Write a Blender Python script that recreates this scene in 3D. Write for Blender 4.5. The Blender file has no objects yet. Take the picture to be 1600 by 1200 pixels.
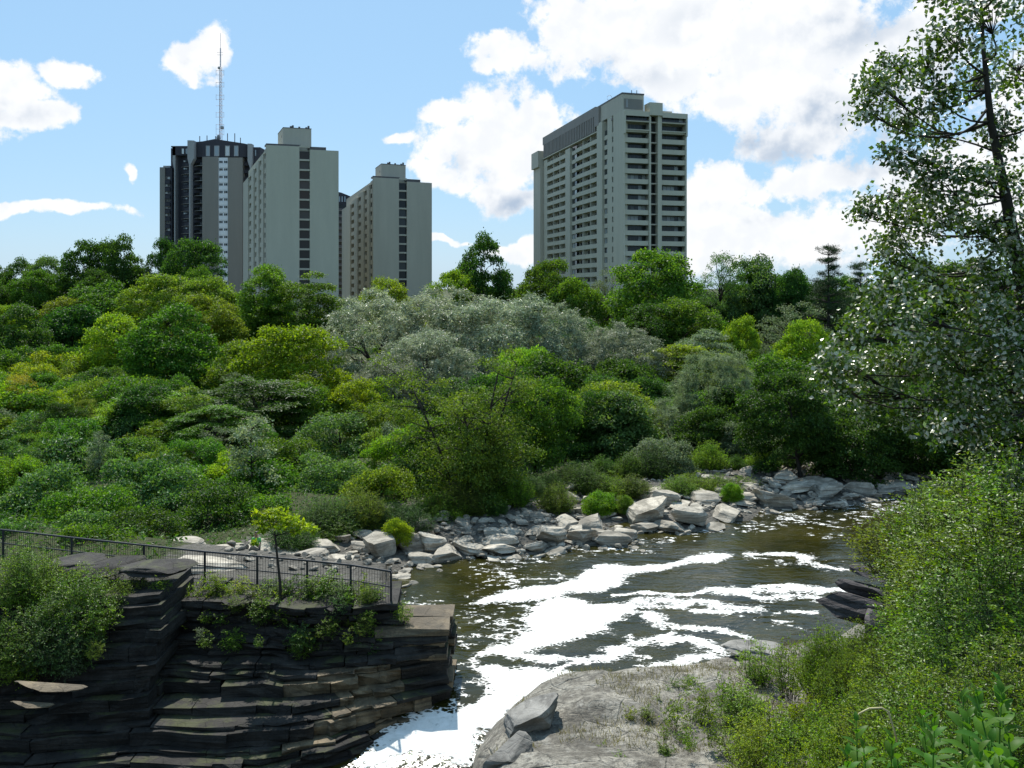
import bpy, bmesh, math, random
import numpy as np
from mathutils import Vector, Matrix

SC = bpy.context.scene
COL = SC.collection
# ------------------------------------------------------------------ camera, sky, sun, exposure
F, H0, HOR = 1500.0, 13.5, 450.0          # focal length in photo pixels, eye height over the pool, horizon row
cam = bpy.data.cameras.new('camera')
cam.sensor_width = 36.0
cam.lens = 36.0 * F / 1600.0
cam.shift_y = -(600.0 - HOR) / 1600.0
cam.clip_start, cam.clip_end = 0.1, 20000.0
camo = bpy.data.objects.new('camera', cam)
camo.location = (0, 0, H0)
camo.rotation_euler = (math.radians(90), 0, 0)
COL.objects.link(camo)
SC.camera = camo

SUN_EL, SUN_AZ = math.radians(53), math.radians(-12)     # azimuth from +Y towards +X
SKY_STRENGTH, SUN_STRENGTH, EXPOSURE = 0.085, 5.0, 0.36
CLOUD = 9.8
world = bpy.data.worlds.new('World')
SC.world = world
world.use_nodes = True


class NT:
    """small helper around a node tree"""
    def __init__(s, tree):
        s.t = tree; s.n = tree.nodes; s.l = tree.links
    def new(s, kind, **kw):
        n = s.n.new(kind)
        for k, v in kw.items():
            setattr(n, k, v)
        return n
    def put(s, sock, v):
        if v is None: return
        if isinstance(v, bpy.types.NodeSocket): s.l.new(v, sock)
        else: sock.default_value = v
    def m(s, op, a, b=None, c=None, clamp=False):
        n = s.new('ShaderNodeMath', operation=op, use_clamp=clamp)
        for i, v in enumerate((a, b, c)): s.put(n.inputs[i], v)
        return n.outputs[0]
    def vm(s, op, a, b=None):
        n = s.new('ShaderNodeVectorMath', operation=op)
        s.put(n.inputs[0], a); s.put(n.inputs[1], b)
        return n.outputs['Value'] if op in ('LENGTH', 'DOT_PRODUCT') else n.outputs['Vector']
    def noise(s, vec, scale, detail=4, rough=.55, lac=2.0, dist=0.0):
        n = s.new('ShaderNodeTexNoise')
        if vec is not None: s.l.new(vec, n.inputs['Vector'])
        n.inputs['Scale'].default_value = scale; n.inputs['Detail'].default_value = detail
        n.inputs['Roughness'].default_value = rough; n.inputs['Distortion'].default_value = dist
        n.inputs['Lacunarity'].default_value = lac
        return n.outputs['Fac']
    def rng(s, v, a, b, c=0.0, d=1.0, smooth=False):
        n = s.new('ShaderNodeMapRange')
        if smooth: n.interpolation_type = 'SMOOTHSTEP'
        s.put(n.inputs['Value'], v)
        for k, x in zip(('From Min', 'From Max', 'To Min', 'To Max'), (a, b, c, d)): n.inputs[k].default_value = x
        return n.outputs['Result']
    def mix(s, f, a, b, mode='MIX'):
        n = s.new('ShaderNodeMix', data_type='RGBA', blend_type=mode)
        s.put(n.inputs[0], f)
        for i, v in ((6, a), (7, b)):
            if not isinstance(v, bpy.types.NodeSocket): v = tuple(v) + ((1.0,) if len(v) == 3 else ())
            s.put(n.inputs[i], v)
        return n.outputs[2]


# clouds of the photograph: centre and half-size in photo pixels, turned into directions
BLOBS = [(12,152,68,52),(75,182,46,20),(-60,170,100,65),(105,114,56,24),(40,195,60,20),
         (90,322,120,11),(10,324,80,13),(296,86,44,34),(335,76,38,36),(270,98,30,16),(630,218,36,11),(196,268,9,16),
         (772,186,85,66),(715,236,70,56),(808,232,95,80),(690,182,40,30),(700,282,60,28),(800,300,80,40),(850,190,60,45),
         (790,76,74,38),(765,104,36,22),
         (930,50,120,78),(1060,50,170,95),(1230,60,190,110),(1170,140,140,60),(1290,165,140,76),(1390,110,120,110),
         (1080,120,110,48),(880,30,70,60),(1250,225,90,40),(1500,0,90,45),(1010,100,90,50),
         (1140,292,100,34),(1270,280,120,28),(1120,350,120,70),(1240,375,170,60),(1370,350,140,70),(1480,300,150,90),
         (1050,390,120,40),(1700,240,200,170),(1120,280,50,18),
         (700,380,50,7),(810,392,70,18),(690,268,50,22)]
GREYS = [(1300,185,95,55,.8),(1180,215,90,40,.75),(1090,40,60,30,.2),(1395,200,100,95,.8),(810,312,70,34,.8),(735,262,60,26,.35),
         (1330,45,100,40,.6),(985,112,90,30,.4),(1225,240,70,26,.65),(1140,330,110,20,.35),(1290,420,190,26,.25),(30,185,70,18,.35),(300,98,30,12,.25),(1440,110,60,80,.6)]
w = NT(world.node_tree)
w.n.clear()
tc = w.new('ShaderNodeTexCoord')
D = tc.outputs['Generated']
warp = w.new('ShaderNodeTexNoise'); warp.inputs['Scale'].default_value = 13; warp.inputs['Detail'].default_value = 5
w.l.new(D, warp.inputs['Vector'])
off = w.vm('SCALE', w.vm('SUBTRACT', warp.outputs['Color'], (.5, .5, .5)))
off.node.inputs['Scale'].default_value = 0.055
DW = w.vm('ADD', D, off)
def pixdir(px, py):
    return Vector(((px - 800) / F, 1.0, (HOR - py) / F)).normalized()
acc = None
for (px, py, rx, ry) in BLOBS:
    c = pixdir(px, py)
    q = w.vm('MULTIPLY', w.vm('SUBTRACT', DW, tuple(c)), (F / rx, F / rx, F / ry))
    v = w.m('SUBTRACT', 1.0, w.vm('LENGTH', q))
    acc = v if acc is None else w.m('SMOOTH_MAX', acc, v, 0.12)
# the rest of the sky carries scattered clouds of the same kind
far = w.rng(w.vm('DOT_PRODUCT', D, tuple(Vector((0.0, 1, .08)).normalized())), .86, .76)
wide = w.m('MULTIPLY', w.rng(w.noise(D, 2.6, 3), .50, .72, -.6, .9), far)
acc = w.m('MAXIMUM', w.m('MAXIMUM', acc, -0.6), w.m('ADD', wide, w.m('MULTIPLY', w.m('SUBTRACT', 1.0, far), -1.0)))
fine = w.noise(D, 24, 10, .66)
dens = w.m('ADD', acc, w.m('MULTIPLY', w.m('SUBTRACT', fine, .5), 1.7))
dens = w.m('ADD', dens, w.m('MULTIPLY', w.m('SUBTRACT', w.noise(D, 75, 6, .6), .5), .75))
alpha = w.rng(dens, .03, .42, 0, 1, True)
# cloud tone: puffy light and shade from a noise relief seen from the sun's side, greyer where the cloud is thick
DO = w.vm('ADD', D, (-.006, 0, .011))
relief = w.m('SUBTRACT', w.noise(D, 17, 5, .52), w.noise(DO, 17, 5, .52))
lit = w.rng(relief, -.12, .10, 0, 1, True)
grey = None
for (px, py, rx, ry, k) in GREYS:
    c = pixdir(px, py)
    q = w.vm('MULTIPLY', w.vm('SUBTRACT', DW, tuple(c)), (F / rx, F / rx, F / ry))
    v = w.m('MULTIPLY', w.rng(w.vm('LENGTH', q), 1.15, .15, 0, 1, True), k)
    grey = v if grey is None else w.m('MAXIMUM', grey, v)
shade = w.m('MULTIPLY', grey, w.rng(lit, 0, 1, 1.0, .35))
shade = w.m('ADD', shade, w.m('MULTIPLY', w.m('SUBTRACT', 1.0, lit), .20), clamp=True)
cloudcol = w.mix(shade, (CLOUD * .98, CLOUD * .99, CLOUD * 1.0), (CLOUD * .44, CLOUD * .54, CLOUD * .68))
sky = w.new('ShaderNodeTexSky', sky_type='NISHITA')
sky.sun_disc = False
sky.sun_elevation = SUN_EL
sky.sun_rotation = SUN_AZ
sky.altitude = 80
sky.air_density = 1.0; sky.dust_density = 0.6; sky.ozone_density = 1.6
# thin high veil that whitens the blue
skycol = w.mix(.62, sky.outputs['Color'], (CLOUD * .36, CLOUD * .66, CLOUD * .98))
full = w.mix(alpha, skycol, cloudcol)
bg = w.new('ShaderNodeBackground'); bg.inputs['Strength'].default_value = SKY_STRENGTH
w.l.new(full, bg.inputs['Color'])
wo = w.new('ShaderNodeOutputWorld'); w.l.new(bg.outputs[0], wo.inputs['Surface'])

sunv = Vector((math.sin(SUN_AZ) * math.cos(SUN_EL), math.cos(SUN_AZ) * math.cos(SUN_EL), math.sin(SUN_EL)))
sl = bpy.data.lights.new('sun', 'SUN')
sl.energy = SUN_STRENGTH; sl.angle = math.radians(.53); sl.color = (1.0, .955, .88)
so = bpy.data.objects.new('sun', sl)
so.rotation_euler = sunv.to_track_quat('Z', 'Y').to_euler()
so.location = (0, 40, 90)
COL.objects.link(so)
SC.view_settings.view_transform = 'Standard'
SC.view_settings.look = 'None'
SC.view_settings.exposure = EXPOSURE
SC.view_settings.gamma = 1.0
SC.view_settings.use_curve_mapping = False
SC.cycles.max_bounces = 8
SC.cycles.transmission_bounces = 4
SC.cycles.diffuse_bounces = 3
SC.cycles.glossy_bounces = 3
SC.cycles.sample_clamp_indirect = 6.0

# ------------------------------------------------------------------ helpers
def P(px, py, Y):
    return Vector(((px - 800) / F * Y, Y, H0 - (py - HOR) / F * Y))

def link(o, parent=None, loc=None):
    COL.objects.link(o)
    if parent is not None:
        o.parent = parent
    if loc is not None: o.location = loc
    return o

def tag(o, label=None, cat=None, group=None, kind=None):
    if label: o['label'] = label
    if cat: o['category'] = cat
    if group: o['group'] = group
    if kind: o['kind'] = kind
    return o

def empty(name, loc=(0, 0, 0), label=None, cat=None, group=None, kind=None):
    o = bpy.data.objects.new(name, None)
    o.empty_display_size = .3
    link(o); o.location = loc
    return tag(o, label, cat, group, kind)


class MB:
    def __init__(s): s.v = []; s.f = []; s.n = 0
    def add(s, v, *fs):
        v = np.asarray(v, dtype=np.float64).reshape(-1, 3)
        for f in fs:
            f = np.asarray(f, dtype=np.int64)
            if f.size: s.f.append(f + s.n)
        s.v.append(v); s.n += len(v)
    def box(s, x0, x1, y0, y1, z0, z1, fr=None):
        v = np.array([(x, y, z) for z in (z0, z1) for y in (y0, y1) for x in (x0, x1)], float)
        if fr is not None: v = fr.map(v)
        s.add(v, [(0, 2, 3, 1), (4, 5, 7, 6), (0, 1, 5, 4), (2, 6, 7, 3), (0, 4, 6, 2), (1, 3, 7, 5)])
    def prism(s, pts, z0, z1, fr=None):
        """pts: plan polygon counter-clockwise; z1 may be a list of heights"""
        n = len(pts)
        zt = z1 if hasattr(z1, '__len__') else [z1] * n
        v = np.array([(p[0], p[1], z0) for p in pts] + [(p[0], p[1], zt[i]) for i, p in enumerate(pts)], float)
        if fr is not None: v = fr.map(v)
        s.add(v, [[i, (i + 1) % n, n + (i + 1) % n, n + i] for i in range(n)], [list(range(n))[::-1]], [list(range(n, 2 * n))])
    def tube(s, pts, rad, sides=6, cap=True):
        pts = np.asarray(pts, float); n = len(pts)
        rad = np.broadcast_to(np.asarray(rad, float), (n,))
        t = np.gradient(pts, axis=0)
        t /= np.linalg.norm(t, axis=1)[:, None] + 1e-9
        ref = np.array([0, 0, 1.0]) if abs(t[:, 2]).mean() < .8 else np.array([1.0, 0, 0])
        a = np.cross(t, ref); a /= np.linalg.norm(a, axis=1)[:, None] + 1e-9
        b = np.cross(t, a)
        th = np.arange(sides) * 2 * np.pi / sides
        v = pts[:, None] + rad[:, None, None] * (np.cos(th)[None, :, None] * a[:, None] + np.sin(th)[None, :, None] * b[:, None])
        i = np.arange(n - 1)[:, None] * sides; k = np.arange(sides)[None]
        k2 = (k + 1) % sides
        f = np.stack([i + k, i + sides + k, i + sides + k2, i + k2], -1).reshape(-1, 4)
        caps = [list(range(sides)), list(range((n - 1) * sides, n * sides))[::-1]] if cap else []
        s.add(v.reshape(-1, 3), f, caps)
    def mesh(s, name, mat=None, smooth=False):
        me = bpy.data.meshes.new(name)
        V = np.concatenate(s.v)
        fs = [f for f in s.f]
        sizes = np.concatenate([np.full(len(f), f.shape[1]) for f in fs])
        loops = np.concatenate([f.ravel() for f in fs])
        me.vertices.add(len(V)); me.vertices.foreach_set('co', V.astype(np.float32).ravel())
        me.loops.add(len(loops)); me.loops.foreach_set('vertex_index', loops.astype(np.int32))
        st = np.concatenate([[0], np.cumsum(sizes)[:-1]])
        me.polygons.add(len(sizes)); me.polygons.foreach_set('loop_start', st.astype(np.int32))
        me.update(calc_edges=True)
        me.polygons.foreach_set('use_smooth', np.full(len(sizes), bool(smooth)))
        if mat is not None: me.materials.append(mat)
        return me
    def obj(s, name, mat, parent=None, smooth=False, world=True):
        o = bpy.data.objects.new(name, s.mesh(name, mat, smooth))
        link(o, parent)
        if parent is not None and world: o.location = -Vector(parent.location)
        return o

def again(o, offset=(0, 0, 0), mat=None):
    """one more copy of a part, its own children included, moved by offset"""
    c = o.copy(); COL.objects.link(c)
    c.location = Vector(o.location) + Vector(offset)
    for ch in o.children:
        d = ch.copy(); COL.objects.link(d); d.parent = c
    if mat is not None:
        c.material_slots[0].link = 'OBJECT'; c.material_slots[0].material = mat
    return c

def sub(mb, name, mat, part, smooth=False):
    """a sub-part under a part; both are built in world coordinates"""
    o = bpy.data.objects.new(name, mb.mesh(name, mat, smooth))
    COL.objects.link(o); o.parent = part
    return o

def hsh(i, j, s):
    v = np.sin(i * 127.1 + j * 311.7 + s * 74.7) * 43758.5453
    return v - np.floor(v)
def vnoise(x, y, s=0):
    xi, yi = np.floor(x), np.floor(y); fx, fy = x - xi, y - yi
    fx = fx * fx * (3 - 2 * fx); fy = fy * fy * (3 - 2 * fy)
    return (hsh(xi, yi, s) * (1 - fx) + hsh(xi + 1, yi, s) * fx) * (1 - fy) + (hsh(xi, yi + 1, s) * (1 - fx) + hsh(xi + 1, yi + 1, s) * fx) * fy
def fbm(x, y, o=4, s=0):
    a, t, n = 0.5, 0.0, 0.0
    for k in range(o):
        t = t + a * vnoise(x * 2 ** k, y * 2 ** k, s + k); n += a; a *= .5
    return t / n
def sst(a, b, x):
    t = np.clip((x - a) / (b - a), 0, 1)
    return t * t * (3 - 2 * t)
def seg_dist(x, y, pts, closed=False):
    pts = np.asarray(pts, float)
    d = np.full(np.shape(x), 1e9)
    n = len(pts)
    for i in range(n if closed else n - 1):
        ax, ay = pts[i]; bx, by = pts[(i + 1) % n]
        dx, dy = bx - ax, by - ay
        t = np.clip(((x - ax) * dx + (y - ay) * dy) / (dx * dx + dy * dy + 1e-12), 0, 1)
        d = np.minimum(d, np.hypot(x - ax - t * dx, y - ay - t * dy))
    return d
def inside(x, y, pts):
    c = np.zeros(np.shape(x), bool); n = len(pts)
    for i in range(n):
        x0, y0 = pts[i]; x1, y1 = pts[(i + 1) % n]
        if y0 == y1: continue
        c ^= ((y0 > y) != (y1 > y)) & (x < (x1 - x0) * (y - y0) / (y1 - y0) + x0)
    return c

# ------------------------------------------------------------------ materials
def mat_new(name):
    m = bpy.data.materials.new(name); m.use_nodes = True
    t = NT(m.node_tree); t.n.clear()
    out = t.new('ShaderNodeOutputMaterial')
    return m, t, out

def pbsdf(t, col=None, rough=.6, spec=.4, metal=0.0, normal=None):
    b = t.new('ShaderNodeBsdfPrincipled')
    if col is not None: t.put(b.inputs['Base Color'], col if isinstance(col, bpy.types.NodeSocket) else tuple(col) + (1,))
    t.put(b.inputs['Roughness'], rough); t.put(b.inputs['Specular IOR Level'], spec); t.put(b.inputs['Metallic'], metal)
    if normal is not None: t.l.new(normal, b.inputs['Normal'])
    return b

def bump(t, h, strength=.5, dist=.05):
    n = t.new('ShaderNodeBump'); n.inputs['Strength'].default_value = strength; n.inputs['Distance'].default_value = dist
    t.l.new(h, n.inputs['Height']); return n.outputs[0]

def simple(name, col, rough=.6, spec=.4, metal=0.0, var=.25, scale=3.0):
    m, t, out = mat_new(name)
    g = t.new('ShaderNodeTexCoord').outputs['Object']
    n = t.noise(g, scale, 5, .6)
    c = t.mix(t.rng(n, .3, .7), [x * (1 - var) for x in col], [min(1, x * (1 + var)) for x in col])
    b = pbsdf(t, c, rough, spec, metal)
    t.l.new(b.outputs[0], out.inputs[0]); return m

def leafmat(name, col, yel, trans=.45, back=None, spec=.2, rough=.5, var=.5, patch=.7, tint=(1.6, 1.55, .5)):
    """col: leaf colour, yel: colour that some leaves and patches turn to"""
    m, t, out = mat_new(name)
    geo = t.new('ShaderNodeNewGeometry'); oi = t.new('ShaderNodeObjectInfo')
    tco = t.new('ShaderNodeTexCoord')
    r = geo.outputs['Random Per Island']
    pn = t.noise(tco.outputs['Object'], patch, 3, .6)
    f = t.m('ADD', t.m('MULTIPLY', r, .55), t.rng(pn, .35, .65, -.2, .5), clamp=True)
    c = t.mix(f, col, yel)
    hs = t.new('ShaderNodeHueSaturation')
    t.l.new(c, hs.inputs['Color'])
    t.l.new(t.rng(oi.outputs['Random'], 0, 1, .486, .516), hs.inputs['Hue'])
    t.l.new(t.m('MULTIPLY', t.rng(t.m('FRACT', t.m('MULTIPLY', r, 17.3)), 0, 1, 1 - var, 1 + var),
                t.rng(t.m('FRACT', t.m('MULTIPLY', oi.outputs['Random'], 7.7)), 0, 1, .82, 1.18)), hs.inputs['Value'])
    c = hs.outputs[0]
    cb = c
    if back is not None: cb = t.mix(t.m('MULTIPLY', geo.outputs['Backfacing'], t.rng(t.m('FRACT', t.m('MULTIPLY', r, 31.7)), .42, .55)), c, back)
    b = pbsdf(t, cb, rough, spec)
    tr = t.new('ShaderNodeBsdfTranslucent')
    t.l.new(t.mix(1.0, c, tint, 'MULTIPLY'), tr.inputs['Color'])
    mx = t.new('ShaderNodeMixShader'); mx.inputs[0].default_value = trans
    t.l.new(b.outputs[0], mx.inputs[1]); t.l.new(tr.outputs[0], mx.inputs[2])
    t.l.new(mx.outputs[0], out.inputs[0]); return m

LEAF = {
    'deep':   leafmat('leaf_deep',   (.030, .085, .018), (.065, .135, .018)),
    'mid':    leafmat('leaf_mid',    (.050, .135, .018), (.110, .205, .020)),
    'bright': leafmat('leaf_bright', (0.101, 0.224, 0.017), (0.240, 0.343, 0.022)),
    'olive':  leafmat('leaf_olive',  (.095, .170, .020), (.200, .255, .028)),
    'yellow': leafmat('leaf_yellow', (0.132, 0.215, 0.013), (0.275, 0.331, 0.017)),
    'autumn': leafmat('leaf_autumn', (0.160, 0.198, 0.020), (0.309, 0.248, 0.033)),
    'silver': leafmat('leaf_silver', (.170, .215, .125), (.400, .430, .320), trans=.30, spec=.4, rough=.4, tint=(1.15, 1.2, .8)),
    'moss':   leafmat('leaf_moss',   (.050, .105, .018), (.135, .190, .024)),
    'grey':   leafmat('leaf_grey',   (.060, .140, .038), (.125, .215, .060), trans=.38, spec=.25),
    'sage':   leafmat('leaf_sage',   (.110, .170, .070), (.240, .300, .190), trans=.32, tint=(1.3, 1.3, .75)),
    'pine':   leafmat('leaf_pine',   (.026, .060, .022), (.045, .085, .026), trans=.15),
    'poplar': leafmat('leaf_poplar', (.035, .090, .012), (.085, .155, .014), trans=.32, back=(.60, .59, .45), spec=.55, rough=.3),
    'near':   leafmat('leaf_near',   (.085, .180, .012), (.200, .290, .020), trans=.42, spec=.35, rough=.42),
    'herb':   leafmat('leaf_herb',   (.100, .200, .014), (.220, .300, .020), trans=.42, spec=.4),
    'broad':  leafmat('leaf_broad',  (.055, .175, .016), (.125, .260, .020), trans=.42, back=(.07, .18, .03), spec=.15, rough=.5, var=.3),
}
BARK = simple('bark', (.085, .072, .058), .9, .15, scale=8)
BARKD = simple('bark_dark', (.040, .036, .030), .9, .15, scale=8)
BARKP = simple('bark_pale', (.16, .15, .13), .85, .2, scale=8)

def rockmat(name, col, dark, scale=1.0, strata=0.0, moss=0.0, wet=0.0):
    m, t, out = mat_new(name)
    g = t.new('ShaderNodeTexCoord').outputs['Object']
    oi = t.new('ShaderNodeObjectInfo')
    geo = t.new('ShaderNodeNewGeometry')
    pos = geo.outputs['Position']
    a = t.noise(pos, 1.1 * scale, 7, .65)
    b = t.noise(pos, 9 * scale, 6, .7)
    c = t.mix(t.rng(a, .34, .66), dark, col)
    c = t.mix(t.rng(b, .55, .75, 0, .55), c, [x * .55 for x in dark])
    lich = t.noise(pos, 3.3 * scale, 5, .7)
    c = t.mix(t.rng(lich, .58, .68, 0, .5), c, [min(1, x * 1.35) for x in col])
    hv = t.new('ShaderNodeHueSaturation')
    t.l.new(c, hv.inputs['Color'])
    t.l.new(t.rng(oi.outputs['Random'], 0, 1, .72, 1.2), hv.inputs['Value'])
    c = hv.outputs[0]
    vor = t.new('ShaderNodeTexVoronoi', feature='DISTANCE_TO_EDGE'); vor.inputs['Scale'].default_value = 1.3 * scale
    t.l.new(pos, vor.inputs['Vector'])
    h = t.m('ADD', t.m('MULTIPLY', b, .5), t.m('MULTIPLY', a, .9))
    h = t.m('ADD', h, t.m('MULTIPLY', t.rng(vor.outputs['Distance'], 0, .03), .22))
    if strata:
        mp = t.new('ShaderNodeMapping'); mp.inputs['Scale'].default_value = (.35, .35, 7.0)
        t.l.new(pos, mp.inputs['Vector'])
        sn = t.noise(mp.outputs[0], 1.6, 5, .6)
        h = t.m('ADD', h, t.m('MULTIPLY', sn, strata))
        c = t.mix(t.rng(sn, .40, .52, .55, 0), c, [x * .35 for x in dark])
    if moss:
        up = t.new('ShaderNodeSeparateXYZ'); t.l.new(geo.outputs['Normal'], up.inputs[0])
        f = t.m('MULTIPLY', t.rng(up.outputs['Z'], .4, .9), t.rng(t.noise(pos, .8, 5, .7), .5, .62, 0, moss))
        c = t.mix(f, c, (.10, .12, .03))
    bs = pbsdf(t, c, .85 - .4 * wet, .25 + .3 * wet, normal=bump(t, h, .75, .09))
    t.l.new(bs.outputs[0], out.inputs[0]); return m
ROCK = rockmat('limestone_rock', (.52, .475, .39), (.27, .245, .195), 1.2, strata=.5)
ROCK_SHADED = rockmat('shaded_limestone', (.042, .039, .034), (.014, .0135, .012), 1.3, strata=.9, moss=.35, wet=.1)  # limestone with the deep shade of the cliff put into its colour
ROCK_LIT = rockmat('sunlit_limestone', (.24, .185, .11), (.085, .068, .042), 1.3, strata=.5, wet=.3)  # tan of the sunlit beds put into the colour, with a slight wet gloss
ROCKP = rockmat('pale_limestone', (.34, .33, .30), (.15, .145, .13), 1.0, strata=.25)
ROCKB = rockmat('slate_outcrop', (.110, .098, .096), (.05, .045, .045), 1.2, strata=.9)

def concrete(name, col, var=.07):
    m, t, out = mat_new(name)
    geo = t.new('ShaderNodeNewGeometry')
    pos = geo.outputs['Position']
    mp = t.new('ShaderNodeMapping'); mp.inputs['Scale'].default_value = (1, 1, .12); t.l.new(pos, mp.inputs['Vector'])
    a = t.noise(mp.outputs[0], .45, 5, .6); b = t.noise(pos, 2.2, 4, .6)
    f = t.m('ADD', t.m('MULTIPLY', a, .75), t.m('MULTIPLY', b, .25))
    c = t.mix(t.rng(f, .32, .68), [x * (1 - var) for x in col], [x * (1 + var) for x in col])
    bs = pbsdf(t, c, .85, .2); t.l.new(bs.outputs[0], out.inputs[0]); return m
CON = concrete('tower_concrete', (.50, .48, .385))
CON2 = concrete('tower_concrete_warm', (.48, .45, .37))
CON3 = concrete('grey_brown_panel', (.235, .225, .20))
CONE = concrete('board_concrete', (.41, .395, .32), .12)
DARK = concrete('dark_cladding', (.055, .056, .068))
FIN = concrete('pale_fin_concrete', (.33, .34, .34))
WHITEP = concrete('white_panel', (.72, .75, .77), .08)
LOUV = concrete('brown_louvre', (.28, .255, .23))
CAP = simple('roof_flashing', (.11, .10, .10), .6)
METAL = simple('galvanised_steel', (.62, .58, .62), .5, .5, .2)
RAILM = simple('black_painted_steel', (.022, .024, .026), .5, .4, var=.2)

def glassmat(name, dark, light, amount):
    m, t, out = mat_new(name)
    geo = t.new('ShaderNodeNewGeometry'); oi = t.new('ShaderNodeObjectInfo')
    r = t.m('FRACT', t.m('ADD', t.m('MULTIPLY', geo.outputs['Random Per Island'], 5.3), t.m('MULTIPLY', oi.outputs['Random'], 13.7)))
    c = t.mix(t.rng(r, 1 - amount, 1 - amount + .12), dark, light)
    bs = pbsdf(t, c, .12, .3); t.l.new(bs.outputs[0], out.inputs[0]); return m
GLASS = glassmat('window_glass', (.035, .042, .045), (.40, .43, .43), .30)
GLASSD = glassmat('dark_glass', (.012, .014, .014), (.04, .045, .045), .3)
GLASSW = glassmat('bright_glass', (.30, .36, .40), (.70, .74, .74), .5)
# ------------------------------------------------------------------ river, ground
def zw(y):
    """river surface: level pool that starts to drop towards the falls below the lookout"""
    t = np.maximum(0, 32.5 - np.asarray(y, float))
    return -0.30 * t * t / (t + 1.6)
def WP(px, py):
    """photo pixel on the river surface"""
    y = H0 * F / (py - HOR)
    for _ in range(30): y = .5 * y + .5 * (H0 - float(zw(y))) * F / (py - HOR)
    return ((px - 800) / F * y, y)

FAR = [WP(*p) for p in [(612, 925), (606, 900), (640, 886), (690, 880), (742, 870), (830, 868), (900, 853), (984, 856), (985, 836), (950, 822),
                        (1000, 812), (1010, 828), (1090, 832), (1120, 815), (1172, 814), (1190, 797), (1310, 794), (1400, 774), (1500, 764), (1620, 757), (1900, 747)]]
CLIFF_T = [(-2.3, 32.1), (-3.4, 31.9), (-6, 32.0), (-11, 32.4), (-14, 32.6), (-22, 33.0)]
CLIFF_B = [(-2.0, 31.6), (-3.3, 30.6), (-5.5, 28.5), (-9, 28.1), (-14, 28.0), (-22, 28.0)]
CLIFF_U = [(-3.9, 32.3), (-5.2, 32.2), (-7.5, 32.4), (-11.4, 33.0), (-14, 33.1), (-22, 33.6)]
NEAR = [(170, 150), (60, 78), (40, 66), (26, 56), (20, 46.0), (15.5, 40.0), (11.2, 35.4), (7.0, 33.8), (3.2, 32.6), (1.0, 31.8), (-0.2, 30.6), (-0.9, 28.8), (-1.3, 26), (-1.6, 18), (-2, 8), (-3, -20)]
RIVER = FAR + NEAR + [(-40, -20), (-40, 28)] + CLIFF_B[::-1] + [(-2.2, 32.4), (-4.0, 33.2), (-4.6, 35)]

def ground_z(x, y):
    x = np.asarray(x, float); y = np.asarray(y, float)
    x, y = np.broadcast_arrays(x, y)
    d = seg_dist(x, y, RIVER, True)
    ins = inside(x, y, RIVER)
    nearbank = (y < 34) & (x > -1.9) | (x > 8) & (y < 37 + .55 * (x - 8) * 1.6)
    lump = fbm(x * .12, y * .12, 4, 3) - .5
    # far bank: rubble shore, then a slope rising to a plateau a little under the eye
    hf = np.interp(d, [0, 2.5, 7, 14, 30, 60, 95, 140, 190, 260], [.05, .4, .95, .75, .25, .5, 1.5, 3.2, 4.6, 5.5]) + lump * np.clip(d * .12, 0, 1.2) * np.clip((300 - d) / 100, .15, 1)
    # platform behind the railing
    yu = np.interp(-x, [-p[0] for p in CLIFF_U], [p[1] for p in CLIFF_U])
    pf = np.where((y - yu > .7) & (x < -4.5), 2.62 + .25 * lump, -4.0)
    pen = sst(41.0, 37.5, y + .36 * (x + 4)) * sst(-1.0, -2.5, x)
    hf = hf * (1 - pen) + pf * pen
    # near bank: limestone shelf, then the steep bank under the lookout; the bushy ridge stands to the right
    r = x - .33 * y
    hn = .55 * sst(0, .5, d) + .16 * np.maximum(0, 29.5 - y) + .46 * np.maximum(0, 16 - y) + 7.0 * sst(-.6, 5.5, r) * sst(31, 24, y) * sst(3, 13, y) + np.clip(d, 0, 3) * .12
    hn = hn + .7 * (fbm(x * .35, y * .35, 5, 9) - .5) * np.clip(d, 0, 1.5) + .34 * np.floor(fbm(x * .20 + 5, y * .36, 4, 21) * 9) / 4.0 * sst(.3, 1.5, d)
    hn = np.minimum(hn, 10.9 + .12 * np.clip(6 - y, 0, 6)) * sst(-1.2, 1.2, d)
    out = np.where(nearbank, hn, hf)
    bed = zw(y) - 1.2 * sst(0, 2.0, d) - .1
    return np.where(ins, bed, np.maximum(out, np.where(y > 34.5, .02, -9)))

def zg(x, y): return float(ground_z(x, y))

def grow(a, b, n, far_):
    """fine steps between a and b, ever larger ones out to far_"""
    c = np.linspace(a, b, n); st = c[1] - c[0]; lo, hi = [], []
    s_, v = st, a
    while v > -far_: s_ *= 1.28; v -= s_; lo.append(v)
    s_, v = st, b
    while v < far_: s_ *= 1.28; v += s_; hi.append(v)
    return np.concatenate([lo[::-1], c, hi])
gx = grow(-26, 34, 215, 4000); gy = grow(-2, 78, 285, 6000)
GX, GY = np.meshgrid(gx, gy)
GZ = ground_z(GX, GY)
nx, ny = len(gx), len(gy)
mb = MB()
ii = (np.arange(ny - 1)[:, None] * nx + np.arange(nx - 1)[None]).ravel()
mb.add(np.stack([GX, GY, GZ], -1).reshape(-1, 3), np.stack([ii, ii + 1, ii + nx + 1, ii + nx], -1))
gm, t, out = mat_new('bank_ground')
geo = t.new('ShaderNodeNewGeometry'); pos = geo.outputs['Position']
at = t.new('ShaderNodeAttribute', attribute_name='rocky')
n1 = t.noise(pos, .9, 7, .68); n2 = t.noise(pos, 7, 6, .7); n3 = t.noise(pos, 2.4, 5, .6)
rock = t.mix(t.rng(n1, .40, .60), (.14, .13, .108), (.37, .35, .295))
rock = t.mix(t.rng(n2, .48, .62, 0, .75), rock, (.085, .08, .068))
n4 = t.noise(pos, 22, 5, .75)
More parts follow.
